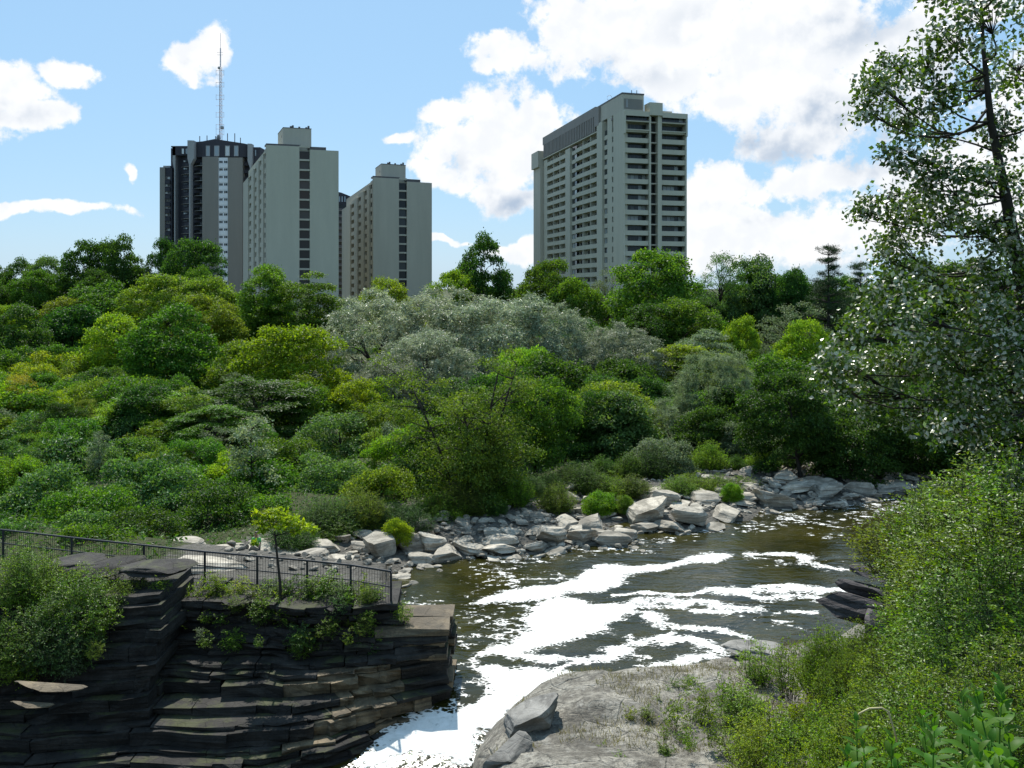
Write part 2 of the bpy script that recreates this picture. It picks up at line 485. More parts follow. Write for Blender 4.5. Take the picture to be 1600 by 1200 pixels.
rock = t.mix(t.rng(n4, .52, .64, 0, .55), rock, (.06, .057, .05))
rock = t.mix(t.rng(n3, .58, .66, 0, .35), rock, (.42, .41, .37))
soil = t.mix(t.rng(n2, .35, .65), (.030, .036, .014), (.060, .078, .022))
ag = t.new('ShaderNodeAttribute', attribute_name='gravel_gap_shade')
rock = t.mix(t.m('MULTIPLY', ag.outputs['Fac'], .8), rock, t.mix(t.rng(n2, .4, .6), (.045, .042, .034), (.12, .115, .10)))  # far gravel, darkened to paint the shade in the gaps between rocks
f = t.rng(t.m('ADD', at.outputs['Fac'], t.m('MULTIPLY', t.m('SUBTRACT', n3, .5), .9)), .42, .58)
mp = t.new('ShaderNodeMapping'); mp.inputs['Scale'].default_value = (.5, .5, 5.0); t.l.new(pos, mp.inputs['Vector'])
sn = t.noise(mp.outputs[0], 1.4, 5, .6)
vor = t.new('ShaderNodeTexVoronoi', feature='DISTANCE_TO_EDGE'); vor.inputs['Scale'].default_value = .75
t.l.new(t.vm('ADD', pos, t.vm('MULTIPLY', t.new('ShaderNodeTexNoise').outputs['Color'], (.0, .0, .0))), vor.inputs['Vector'])
hh = t.m('ADD', t.m('ADD', t.m('MULTIPLY', n2, .5), t.m('MULTIPLY', n1, 1.0)), t.m('ADD', t.m('MULTIPLY', sn, .6), t.m('MULTIPLY', t.rng(vor.outputs['Distance'], 0, .03), .25)))
bs = pbsdf(t, t.mix(f, soil, rock), .9, .2, normal=bump(t, hh, 1.0, .22))
t.l.new(bs.outputs[0], out.inputs[0])
ground = mb.obj('ground', gm, None, smooth=True)
dd = seg_dist(GX, GY, RIVER, True)
nearmask = (GY < 34) & (GX > -1.9) | (GX > 8) & (GY < 37 + .88 * (GX - 8))
rk = np.where(nearmask, sst(1.5, -.3, GX - .33 * GY), sst(12.0, 5.5, dd))
rk = np.maximum(rk, sst(3, 1, dd))
a = ground.data.attributes.new('rocky', 'FLOAT', 'POINT')
a.data.foreach_set('value', rk.astype(np.float32).ravel())
a = ground.data.attributes.new('gravel_gap_shade', 'FLOAT', 'POINT')
a.data.foreach_set('value', (~nearmask).astype(np.float32).ravel())
tag(ground, kind='structure')

# water
wm, t, out = mat_new('river_water')
geo = t.new('ShaderNodeNewGeometry'); pos = geo.outputs['Position']
mp = t.new('ShaderNodeMapping'); mp.inputs['Scale'].default_value = (.7, 1.25, 1.0); mp.inputs['Rotation'].default_value = (0, 0, .35); t.l.new(pos, mp.inputs['Vector'])
wa = t.noise(mp.outputs[0], .55, 3, .5, dist=.6); wb = t.noise(mp.outputs[0], 2.3, 4, .55, dist=.4); wc = t.noise(mp.outputs[0], 9.0, 3, .55)
calm = t.noise(pos, .16, 2, .5)
h = t.m('ADD', t.m('ADD', t.m('MULTIPLY', wa, .85), t.m('MULTIPLY', wb, .30)), t.m('MULTIPLY', t.m('MULTIPLY', wc, t.rng(calm, .4, .62, .02, .11)), 1.0))
mur = t.noise(pos, .35, 4, .6)
c = t.mix(t.rng(mur, .38, .62), (.016, .016, .003), (.036, .033, .007))
bs = pbsdf(t, c, .07, .5, normal=bump(t, h, .33, .30))
bs.inputs['IOR'].default_value = 1.33
t.l.new(bs.outputs[0], out.inputs[0])
wx = np.linspace(-42, 175, 218); wy = np.concatenate([np.linspace(-10, 40, 101), np.linspace(41, 155, 60)])
WX, WY = np.meshgrid(wx, wy)
mb = MB(); nx, ny = len(wx), len(wy)
ii = (np.arange(ny - 1)[:, None] * nx + np.arange(nx - 1)[None]).ravel()
mb.add(np.stack([WX, WY, zw(WY)], -1).reshape(-1, 3), np.stack([ii, ii + 1, ii + nx + 1, ii + nx], -1))
tag(mb.obj('river', wm, None, smooth=True), kind='structure')

# foam: a lumpy skin that breaks through the water where the foam field is positive
def C5(pts): return [WP(600 + a / 2.2222, 820 + b / 2.2222) for a, b in pts]
FPOLY = [C5([(-120, 830), (0, 730), (20, 705), (110, 650), (215, 635), (300, 610), (345, 580), (320, 530), (285, 465), (345, 435), (420, 410), (500, 370), (470, 330), (500, 300), (540, 270), (600, 245), (640, 250), (720, 280), (850, 270), (900, 285), (880, 310), (820, 340), (780, 375), (700, 390), (640, 410), (560, 435), (480, 455), (440, 480), (390, 455), (350, 465), (345, 490), (420, 500), (520, 490), (590, 510), (690, 515), (790, 520), (700, 540), (640, 560), (560, 590), (480, 620), (440, 650), (425, 720), (340, 735), (300, 830)]),
         C5([(690, 165), (760, 135), (880, 140), (1000, 130), (1110, 95), (1215, 97), (1190, 125), (1060, 140), (930, 170), (860, 175), (830, 185), (855, 205), (780, 225), (740, 240), (640, 240), (560, 265), (420, 280), (300, 275), (330, 255), (430, 225), (560, 215), (660, 190)])]
FSTROKE = [([(800, 243), (930, 240), (1060, 245), (1130, 234), (1220, 226), (1290, 218)], .22), ([(1170, 230), (1290, 228), (1380, 232), (1480, 225)], .62), ([(1290, 215), (1440, 215), (1620, 230)], .30), ([(1250, 240), (1330, 260), (1420, 247), (1570, 265)], .30),
           ([(890, 265), (1000, 262), (1100, 270), (1200, 287), (1290, 290)], .45), ([(900, 290), (1000, 285), (1080, 270)], .3), ([(1090, 300), (1200, 302), (1270, 290)], .26),
           ([(930, 315), (960, 340), (1060, 352), (1160, 365), (1240, 385), (1290, 410), (1315, 428), (1270, 440), (1220, 430)], .30), ([(935, 320), (975, 345), (1060, 352)], .42),
           ([(580, 460), (650, 468), (760, 462), (850, 432), (930, 405), (1000, 390), (1070, 387), (1080, 405), (1150, 430), (1170, 450), (1080, 470), (1000, 495), (900, 505)], .34), ([(800, 440), (900, 415), (1050, 395)], .5), ([(900, 500), (1000, 490), (1150, 450)], .4),
           ([(850, 385), (870, 410)], .22), ([(960, 385), (1010, 370)], .16), ([(480, 460), (560, 470)], .25), ([(600, 500), (700, 480)], .18), ([(350, 500), (480, 520), (640, 520)], .3),
           ([(1350, 100), (1450, 105), (1460, 118)], .42), ([(1450, 125), (1500, 135), (1570, 150), (1640, 160)], .3), ([(1270, 100), (1345, 100)], .22), ([(1380, 312), (1500, 305)], .2), ([(1600, 235), (1700, 250)], .3)]
FDOT = [([(330, 170), (400, 145), (500, 122), (640, 98), (760, 84), (890, 78)], .55), ([(380, 190), (480, 200), (640, 190)], .6), ([(200, 490), (250, 500), (255, 560)], .4), ([(80, 290), (200, 320), (330, 350), (420, 340)], .9), ([(200, 350), (330, 400), (470, 380)], .8), ([(450, 250), (480, 300), (470, 360)], .9),
        ([(1250, 325), (1400, 345)], .35), ([(900, 70), (980, 50), (1060, 30), (1200, 20), (1350, 0)], .4), ([(1480, 40), (1600, 42)], .3), ([(180, 540), (300, 560), (270, 610)], .5), ([(1100, 430), (1190, 470)], .3), ([(850, 440), (870, 520)], .4)]
FDOT_PX = [([(1190, 800), (1300, 818), (1340, 806), (1400, 790), (1470, 778)], .9), ([(1310, 790), (1420, 782), (1490, 788)], 1.0), ([(1225, 812), (1330, 816)], .5), ([(1180, 868), (1290, 885), (1400, 893)], .5), ([(1050, 836), (1180, 826)], .45)]
fx = np.arange(-9, 32, .075); fy = np.concatenate([np.arange(25.5, 46, .075), np.arange(46, 64, .13)])
FX, FY = np.meshgrid(fx, fy)
wxn = FX + .55 * (fbm(FX * .9, FY * .9, 4, 31) - .5) + .16 * (fbm(FX * 4, FY * 4, 3, 33) - .5)
wyn = FY + .85 * (fbm(FX * .7 + 9, FY * .9, 4, 35) - .5) + .2 * (fbm(FX * 4, FY * 4, 3, 37) - .5)
fld = np.full(FX.shape, -1.0)
for pl in FPOLY:
    d = seg_dist(wxn, wyn, pl, True); d = np.where(inside(wxn, wyn, pl), d, -d)
    fld = np.maximum(fld, np.clip(d * 2.0 - .10, -1, .95))
for pl, wd in FSTROKE:
    d = seg_dist(wxn, wyn, C5(pl))
    fld = np.maximum(fld, np.clip(1 - d / (wd * .9), -1, .6) * .72)
dots = np.full(FX.shape, -1.0)  # loose foam specks that also paint the sun's sparkle on the ripples
for pl, wd in [(C5(p_), w_) for p_, w_ in FDOT] + [([WP(*q) for q in p_], w_) for p_, w_ in FDOT_PX]:
    dots = np.maximum(dots, np.clip(1 - seg_dist(wxn, wyn, pl) / (wd * 1.6), -1, .55))
sp = fbm(FX * 2.6 + FY * .6, FY * 4.2, 3, 41)
dots = np.where(dots > -.9, dots * .40 + (sp - .66) * 2.2 - .20, -1)
fld = fld + (fbm(FX * 1.5 + 3, FY * 2.2, 4, 51) - .5) * 1.35 - .03
fld = np.maximum(fld, dots)
fz = zw(FY) + .006 + .03 * np.clip(fld * 1.6, 0, 1) * fbm(FX * 3, FY * 3, 3, 71)
nx = len(fx)
ii = (np.arange(len(fy) - 1)[:, None] * nx + np.arange(nx - 1)[None])
kf = np.maximum(np.maximum(fld[:-1, :-1], fld[1:, :-1]), np.maximum(fld[:-1, 1:], fld[1:, 1:])) > -.42
kf &= ground_z(FX[:-1, :-1], FY[:-1, :-1]) < zw(FY[:-1, :-1]) + .05
ii = ii[kf]
q = np.stack([ii, ii + 1, ii + nx + 1, ii + nx], -1)
us, inv = np.unique(q.ravel(), return_inverse=True)
V = np.stack([FX, FY, fz], -1).reshape(-1, 3)[us]
mb = MB(); mb.add(V, inv.reshape(-1, 4))
fm, t, out = mat_new('river_foam')
pos = t.new('ShaderNodeNewGeometry').outputs['Position']
mp = t.new('ShaderNodeMapping'); mp.inputs['Scale'].default_value = (1.0, 1.35, 1.0); mp.inputs['Rotation'].default_value = (0, 0, .3); t.l.new(pos, mp.inputs['Vector'])
n = t.noise(mp.outputs[0], 3.2, 7, .70, dist=.5)
vor = t.new('ShaderNodeTexVoronoi', feature='DISTANCE_TO_EDGE'); vor.inputs['Scale'].default_value = 4.5
t.l.new(mp.outputs[0], vor.inputs['Vector'])
lace = t.rng(vor.outputs['Distance'], .0, .22, .28, -.22)
at = t.new('ShaderNodeAttribute', attribute_name='cover')
al = t.m('ADD', at.outputs['Fac'], t.m('ADD', t.m('MULTIPLY', t.m('SUBTRACT', n, .5), 2.0), lace))
alpha_ = t.rng(al, -.08, .34, 0, 1, True)
bs = pbsdf(t, t.mix(t.rng(n, .3, .7), (.62, .62, .57), (.84, .84, .81)), .8, .2, normal=bump(t, n, .6, .06))
tp = t.new('ShaderNodeBsdfTransparent'); mx = t.new('ShaderNodeMixShader')
t.l.new(alpha_, mx.inputs[0]); t.l.new(tp.outputs[0], mx.inputs[1]); t.l.new(bs.outputs[0], mx.inputs[2])
t.l.new(mx.outputs[0], out.inputs[0])
fo = mb.obj('foam', fm, None, smooth=True)
at_ = fo.data.attributes.new('cover', 'FLOAT', 'POINT'); at_.data.foreach_set('value', fld.reshape(-1)[us].astype(np.float32))
tag(fo, kind='stuff')

# ------------------------------------------------------------------ rocks
def rock_mesh(seed, flat=.5, cuts=11, name='rock', mat=ROCK, lo=.42, hi=.85):
    rs = np.random.RandomState(seed)
    bm = bmesh.new(); bmesh.ops.create_icosphere(bm, subdivisions=4, radius=1.0)
    v = np.array([q.co[:] for q in bm.verts]); f = np.array([[q.index for q in p.verts] for p in bm.faces]); bm.free()
    for k in range(cuts):
        n = rs.normal(size=3); n[2] *= .8; n /= np.linalg.norm(n)
        if k < 2: n = np.array([rs.normal() * .12, rs.normal() * .12, 1.0 if k == 0 else -1.0]); n /= np.linalg.norm(n)
        s_ = np.maximum(v @ n - rs.uniform(lo, hi) * (.75 if k < 2 else 1), 0)
        v = v - s_[:, None] * n
    led = np.sin(v[:, 2] * rs.uniform(9, 15) + rs.uniform(0, 6) + v[:, 0] * rs.uniform(-1, 1))
    v[:, :2] *= (1 + .035 * np.sign(led) * np.abs(led) ** .3)[:, None]
    nz = fbm(v[:, 0] * 3 + seed, v[:, 1] * 3 + v[:, 2] * 2, 4, seed) - .5
    v *= (1 + .10 * nz)[:, None]
    v[:, 1] *= rs.uniform(.7, .95); v[:, 2] *= flat
    v /= np.abs(v[:, 0]).max()
    m = MB(); m.add(v, f)
    return m.mesh(name, mat)
BOULD = [rock_mesh(100 + i, .62, 12, 'boulder') for i in range(6)]
SLABS = [rock_mesh(200 + i, .38, 10, 'rock_slab') for i in range(6)]
STONE = [rock_mesh(300 + i, .55, 11, 'small_rock') for i in range(6)]
rnd = random.Random(5)
TAKEN = []
def put_rock(me, x, y, z, sx, sy, sz, rz, tilt, label, group=None, mat=None, name='rock'):
    o = bpy.data.objects.new(name, me); link(o)
    o.location = (x, y, z); o.scale = (sx, sy, sz); o.rotation_euler = (tilt[0], tilt[1], rz)
    tag(o, label, 'rock', group)
    if mat is not None: o.material_slots[0].link = 'OBJECT'; o.material_slots[0].material = mat
    TAKEN.append((x, y, max(sx, sy) * .8)); return o

# the rocks one can point at: photo pixel of the base, width and height in pixels
BIG = [(592, 872, 62, 44, 'b', 'pale rounded boulder at the left end of the rubble shore, just past the railing'),
       (640, 862, 46, 34, 'b', 'grey boulder with a sloping face right beside the pale rounded boulder'),
       (668, 858, 50, 30, 'b', 'smooth grey boulder in the rubble behind the low wedge of rock'),
       (690, 880, 78, 24, 's', 'low pale wedge of rock at the water edge left of the dark slab'),
       (693, 812, 66, 16, 's', 'flat dark slab lying under the bushes left of the multi-stemmed tree'),
       (652, 836, 40, 30, 'b', 'blocky grey rock leaning below the yellow-green weed tuft'),
       (778, 869, 56, 16, 's', 'dark wet slab at the water edge below the multi-stemmed tree'),
       (860, 850, 66, 30, 'b', 'thick dark-edged ledge rock standing in the water right of the tree'),
       (912, 848, 44, 26, 'b', 'square light rock between the thick ledge rock and the pointed rock'),
       (958, 855, 56, 22, 'b', 'pointed low grey rock alone at the tip of the shore point'),
       (927, 828, 60, 20, 's', 'flat light slab on the shore point behind the pointed rock'),
       (932, 792, 40, 22, 'b', 'light boulder at the edge of the grass patch'),
       (895, 772, 44, 20, 's', 'pale slab at the upper end of the rubble under the dark trees'),
       (1036, 776, 78, 15, 's', 'long flat pale slab at the top of the rock group by the inlet'),
       (1020, 818, 70, 44, 'b', 'largest tilted pale block in the rock group right of the inlet'),
       (1042, 792, 46, 26, 'b', 'dark-topped block resting on the tilted pale block'),
       (1078, 824, 60, 44, 'b', 'second large tilted block in the rock group, with a rough slanting face'),
       (1052, 833, 62, 16, 's', 'low dark slab in the water in front of the tilted blocks'),
       (1008, 831, 40, 14, 's', 'small flat rock awash left of the low dark slab'),
       (1140, 815, 68, 24, 's', 'broad flat-topped rock standing alone in the river'),
       (1212, 793, 62, 30, 'b', 'wedge-shaped pale rock with a smooth top at the far water edge'),
       (1275, 795, 80, 12, 's', 'low flat rock awash right of the wedge-shaped rock'),
       (1350, 772, 66, 22, 's', 'shaded ledge rock under the dark maple by the rapids'),
       (1300, 776, 60, 20, 's', 'shaded rounded ledge left of the last rock by the rapids'),
       (1250, 770, 50, 16, 's', 'light slab at the foot of the dark maple'),
       (1130, 776, 40, 18, 'b', 'square pale rock below the shrubs at the middle of the far shore'),
       (1100, 786, 50, 16, 's', 'pale slab behind the broad flat-topped rock'),
       (560, 862, 54, 20, 's', 'long tilted slab behind the railing, left of the pale rounded boulder'),
       (318, 896, 130, 14, 's', 'long pale ledge lying close behind the middle of the railing'),
       (420, 868, 92, 20, 's', 'big pale slab behind the railing, right beside the sitting person'),
       (462, 884, 80, 15, 's', 'flat grey slab behind the thin trunk of the young tree'),
       (528, 888, 70, 15, 's', 'flat grey slab seen through the railing near its right end'),
       (275, 872, 70, 16, 's', 'grey slab behind the railing at the foot of the dark bush-tree'),
       (345, 866, 70, 16, 's', 'dark rounded slab behind the railing left of the sitting person'),
       (500, 862, 60, 18, 's', 'wide flat slab in front of the bushes behind the yellow sapling')]
for i, (px, py, wp, hp, k, lab) in enumerate(BIG):
    Y = H0 * F / (py - HOR)
    for _ in range(12):
        X = (px - 800) / F * Y
        Y = .5 * Y + .5 * (H0 - max(zg(X, Y), .0)) * F / (py - HOR)
    X = (px - 800) / F * Y; wz = max(zg(X, Y), 0)
    s = wp / F * Y * .56; hz = hp / F * Y
    me = (BOULD if k == 'b' else SLABS)[i % 6]
    fl = .62 if k == 'b' else .38
    put_rock(me, X, Y + s * .5, wz + hz * .30, s, s * rnd.uniform(.8, 1.05), hz * .78 / fl, rnd.uniform(0, 6.28), (rnd.uniform(-.16, .1), rnd.uniform(-.16, .16)), lab, name='boulder' if k == 'b' else 'rock_slab')
# rubble between them
def shore_point(i_f):
    i = int(i_f); f_ = i_f - i
    a, b = FAR[i], FAR[min(i + 1, len(FAR) - 1)]
    return a[0] + (b[0] - a[0]) * f_, a[1] + (b[1] - a[1]) * f_
n_ok = 0
tries = 0
rx_ = np.array([rnd.uniform(-15, 42) for _ in range(9000)]); ry_ = np.array([rnd.uniform(37, 82) for _ in range(9000)])
rd_ = seg_dist(rx_, ry_, FAR); rin = inside(rx_, ry_, RIVER); rz_ = ground_z(rx_, ry_)
order = list(range(9000))
for i in order:
    if n_ok >= 262: break
    x, y, d = rx_[i], ry_[i], rd_[i]
    if abs(x / y) > .56 or y < 39.5 and x > -8: continue
    if rin[i] and d > .8: continue
    if not rin[i] and d > 5.0 + 2.2 * (x > 8): continue
    if x < -14 or (y < 38.2): continue
    s = .28 + .85 * rnd.random() ** 1.7
    if rnd.random() < d / 14: continue
    if any((x - a) ** 2 + (y - b) ** 2 < (r + s * .5) ** 2 * .36 for a, b, r in TAKEN): continue
    z = max(rz_[i], -.1 if rin[i] else 0)
    k = rnd.random(); kd = 0 if k < .30 else 1 if k < .82 else 2
    me = rnd.choice((STONE, SLABS, BOULD)[kd])
    px_ = 800 + x / y * F
    reg = ('behind the railing', 'between the railing and the multi-stemmed tree', 'at the foot of the multi-stemmed tree', 'on the shore point', 'around the tilted pale blocks', 'below the shaded maple by the rapids')[int(np.searchsorted([560, 700, 840, 985, 1150], px_))]
    lab = ('small' if s < .45 else 'middle-sized' if s < .75 else 'large') + (' blocky', ' flat', ' rounded')[kd] + ' grey rock ' + ('at the water edge ' if d < 1.6 else 'up the bank ' if d > 4.2 else 'in the rubble ') + reg
    grp = 'rubble rocks ' + reg
    put_rock(me, x, y, z + s * .12, s, s * rnd.uniform(.7, 1), s * rnd.uniform(.7, 1.0), rnd.uniform(0, 6.28), (rnd.uniform(-.22, .22), rnd.uniform(-.22, .22)), lab, grp, name='small_rock')
    n_ok += 1

# stones too small to tell apart fill the gaps between the rocks
bm = bmesh.new(); bmesh.ops.create_icosphere(bm, subdivisions=2, radius=1.0)
iv = np.array([q.co[:] for q in bm.verts]); jf = np.array([[q.index for q in p.verts] for p in bm.faces]); bm.free()
rs = np.random.RandomState(3); mb = MB(); n_st = 0
for i in range(9000):
    if n_st > 2200: break
    x, y, d = rx_[i] + rs.normal() * .4, ry_[i] + rs.normal() * .4, rd_[i]
    if rin[i] and d > .5 or d > 5.8 + 2.2 * (x > 8) + 1.5 * (x < -8) or x < -17 or y < 37.0 or abs(x / y) > .58: continue
    v = iv.copy()
    for k in range(6):
        nn = rs.normal(size=3); nn /= np.linalg.norm(nn); v -= np.maximum(v @ nn - rs.uniform(.35, .75), 0)[:, None] * nn
    s = rs.uniform(.09, .30); a = rs.uniform(0, 6.28); c_, s_ = math.cos(a), math.sin(a)
    v = v * [s, s * rs.uniform(.6, .9), s * rs.uniform(.4, .8)]
    v = np.stack([v[:, 0] * c_ - v[:, 1] * s_, v[:, 0] * s_ + v[:, 1] * c_, v[:, 2] + v[:, 0] * rs.uniform(-.3, .3)], 1)
    mb.add(v + [x, y, max(float(rz_[i]), -.05) + s * .2], jf); n_st += 1
tag(mb.obj('rubble', ROCK), kind='stuff')

# near shelf: slabs and ledges of the limestone at the bottom of the picture
def shelf(px, py, wp, hz, me, rz, tilt, lab, name='rock_slab', mat=ROCKP, sy=.8, dz=0.0):
    y = 26.0
    for _ in range(20):
        y = .6 * y + .4 * min(40, (H0 - zg((px - 800) / F * y, y)) * F / (py - HOR))
    x = (px - 800) / F * y; s = wp / F * y * .5
    put_rock(me, x, y, zg(x, y) + dz, s, s * sy, hz / .38 * .5, rz, tilt, lab, name=name, mat=mat)
shelf(838, 1128, 110, 1.0, BOULD[2], .5, (.05, -.12), 'broken corner block of the pale near shelf, beside the foam', 'boulder', sy=.75, dz=.1)
shelf(790, 1182, 120, .9, SLABS[3], 1.0, (.05, -.15), 'lowest pale slab of the near shelf, at the bottom edge beside the foam', dz=.0)
shelf(1190, 1018, 120, .45, SLABS[2], .2, (-.05, .1), 'thin grey slab at the water edge under the upright sapling', dz=0)
# slate outcrop at the right
tree_x, tree_y = P(1378, 950, 31.0)[:2]
for k, (px, py, Y, wp, hz, tl, lab) in enumerate([(1392, 905, 31.5, 105, .34, (.10, .26), 'topmost slate slab of the dark outcrop at the right water edge'),
                                             (1372, 932, 31.0, 140, .62, (.08, .30), 'thick middle slab of the dark outcrop at the right water edge'),
                                             (1358, 962, 30.4, 150, .75, (.06, .30), 'lowest broad slab of the dark outcrop, above the bushes'),
                                             (1400, 985, 30.2, 150, 1.4, (.0, .2), 'dark block under the slate outcrop, half hidden by leaves')]):
    q = P(px, py, Y); s = wp / F * Y * .66
    put_rock(SLABS[(k * 2 + 1) % 6], q.x, q.y + .4, q.z, s, s * .7, hz / .38 * .85, .25 + .2 * k, tl, lab, name='rock_slab', mat=ROCKB)
q = P(1400, 1010, 31)
put_rock(BOULD[1], q.x + 1.2, q.y + .8, q.z - 1.6, 3.0, 2.2, 3.2, .4, (0, .1), 'large dark rock mass below the slate outcrop, mostly under leaves', name='boulder', mat=ROCKB)

# ------------------------------------------------------------------ cliff of stacked beds under the railing
cliff = empty('cliff', (-8, 31, -2), 'dark layered limestone cliff in shade under the black railing', 'cliff', kind='structure')
rc = random.Random(11)
def poly_at(pts, t):
    """point and outward normal (towards the camera) at length fraction"""
    pts = np.asarray(pts, float); L = np.hypot(*np.diff(pts, axis=0).T); cum = np.concatenate([[0], np.cumsum(L)])
    s_ = t * cum[-1]; i = min(np.searchsorted(cum, s_, 'right') - 1, len(L) - 1)
    return pts[i] + (pts[i + 1] - pts[i]) * ((s_ - cum[i]) / L[i])
def bed_block(mbx, a, b, back, z0, z1, seed):
    """one block of a bed: front edge a-b (plan), pushed back by 'back'; rough front, 3x2 front cells"""
    a = np.array(a); b = np.array(b); n = np.array([(b - a)[1], -(b - a)[0]]); n = n / (np.linalg.norm(n) + 1e-9)
    if n[1] > 0: n = -n
    r = random.Random(seed)
    V = []
    for j, z in enumerate((z0, z0 + (z1 - z0) * r.uniform(.3, .7), z1)):
        for i in range(4):
            p = a + (b - a) * i / 3.0 + n * (r.uniform(-.05, .05) + (.02 if j == 1 else 0))
            V.append((p[0], p[1], z + (r.uniform(-.025, .025) if 0 < i < 3 else 0)))
    for z in (z0, z1):
        for p in (a, b):
            q = p - n * back; V.append((q[0], q[1], z))
    V = [(p[0] + .18 * (fbm(np.array(p[0] * .9), np.array(p[2] * 1.3), 3, 81) - .5), p[1] - .9 * (float(fbm(np.array(p[0] * .55), np.array(p[2] * .9), 3, 82)) - .5),
          p[2] + .38 * (float(fbm(np.array(p[0] * .28), np.array(.5 + p[1] * .1), 3, 83)) - .5) + .022 * (p[0] + 8) * (1 if p[2] < 2 else .3)) for p in V]
    f = [[j * 4 + i, j * 4 + i + 1, j * 4 + i + 5, j * 4 + i + 4] for j in range(2) for i in range(3)]
    mbx.add(V, f, [[8, 9, 10, 11, 15, 14]], [[3, 2, 1, 0, 12, 13]], [[0, 4, 8, 14, 12]], [[3, 13, 15, 11, 7]], [[12, 14, 15, 13]])
z = 2.78; k = 0; nb = 0
while z > -3.6:
    th = rc.choice([.10, .14, .18, .24]) if z > 1.5 else rc.choice([.12, .18, .26, .4])
    upper = z > 2.0
    line_t = CLIFF_U if upper else None
    jut = rc.uniform(-.16, .16)
    u = 0.0
    tot = 21.0
    while u < .99:
        ln = rc.uniform(.5, 2.0) if u < .35 else rc.uniform(1.2, 3.0)
        u2 = min(1.0, u + ln / tot)
        def pt(tt):
            if upper: return poly_at(CLIFF_U, tt)
            s_ = float(sst(2.1, -.7, z))
            return poly_at(CLIFF_T, tt) * (1 - s_) + poly_at(CLIFF_B, tt) * s_
        a, b = pt(u), pt(u2 - .0012)
        dj = jut + rc.uniform(-.2, .2)
        off_ = np.array([.35 * dj, -dj])
        mbx = MB(); bed_block(mbx, a + off_, b + off_, 2.6, z - th, z - .012, rc.random())
        if z < 1.1 and z > -.9 and .02 < u < .30 and fbm(np.array(a[0] * .45), np.array(z * 1.1), 3, 91) > .43: mt = ROCK_LIT
        else: mt = ROCK_SHADED
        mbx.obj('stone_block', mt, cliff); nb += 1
        u = u2
    z -= th; k += 1
# end face blocks at the tip, so that the beds close round the corner
z = 1.95
while z > -1.5:
    th = rc.choice([.16, .22, .3, .42])
    for yy in (31.9, 33.1):
        mbx = MB(); j = rc.uniform(-.18, .18)
        bed_block(mbx, (-4.6 + j, yy + rc.uniform(-.1, .1)), (-2.15 + j + .1 * (1.9 - z) * .2, yy + rc.uniform(-.05, .1)), 1.25, z - th, z - .01, rc.random())
        mbx.obj('stone_block', ROCK_SHADED if rc.random() < .6 else ROCK_LIT, cliff)
    z -= th
# the taller dark buttress at the left and the pale ledges low in the corner
butt = empty('rock_buttress', (-16, 32, 0), 'taller dark rock buttress overgrown with bushes at the left edge', 'cliff', kind='structure')
z = 3.45
while z > -2.5:
    th = rc.choice([.16, .26, .4])
    x = -24.0 + rc.uniform(0, .5)
    xe = -11.25 - .12 * max(0, z - 2.6) * 3 + rc.uniform(-.12, .12)
    while x < xe - .2:
        x2 = min(xe, x + rc.uniform(1.0, 2.6)); dj = rc.uniform(-.14, .14)
        yf = 31.7 - .72 * (3.7 - z) + (.5 if x < -15 else 0)
        top = z - .012 - (.25 * vnoise(np.array(x * 1.3), np.array(2.0)) if z > 3.5 else 0)
        mbx = MB(); bed_block(mbx, (x, yf + dj), (x2 - .02, yf + dj + rc.uniform(-.05, .05)), 3.0, z - th, float(top), rc.random())
        mbx.obj('stone_block', ROCK_SHADED, butt); x = x2
    z -= th
for (px, py, Y, wp, lab) in [(50, 1082, 25.5, 150, 'pale flat ledge jutting out at the left edge below the bushes'), (25, 1112, 25.0, 90, 'small pale tilted slab under the jutting ledge at the left edge')]:
    q = P(px, py, Y); s = wp / F * Y * .5
    put_rock(SLABS[3], q.x, q.y + .6, q.z - .05, s * .9, s * .4, .18, .2, (.0, .14), lab, name='rock_slab', mat=ROCK_LIT)
# weathered slabs lying loose on top of the beds
for i, (px, py, Y, wp, hz, lab) in enumerate([(240, 893, 32.6, 110, .5, 'dark weathered slab on the right end of the buttress top'), (170, 890, 32.8, 120, .55, 'dark weathered slab in the middle of the buttress top'), (100, 890, 32.9, 120, .5, 'dark weathered slab on the left of the buttress top'),
                                          (300, 940, 33.0, 60, .35, 'dark slab on the cliff edge beside the buttress'), (375, 938, 32.8, 90, .3, 'flat dark slab on the cliff edge left of the young tree'), (520, 945, 32.5, 80, .3, 'flat dark slab on the cliff edge below the end of the railing'),
                                          (655, 995, 32.2, 80, .4, 'thick slab jutting from the cliff tip over the water'), (600, 975, 32.2, 70, .35, 'dark slab on the ledge just left of the cliff tip')]):
    q = P(px, py, Y); s = wp / F * Y * .55
    put_rock(SLABS[i % 6], q.x, q.y + .5, q.z, s, s * .8, hz / .38 * .5, .1 + .35 * i, (rc.uniform(-.1, .1), rc.uniform(-.1, .1)), lab, name='rock_slab', mat=ROCK_SHADED)

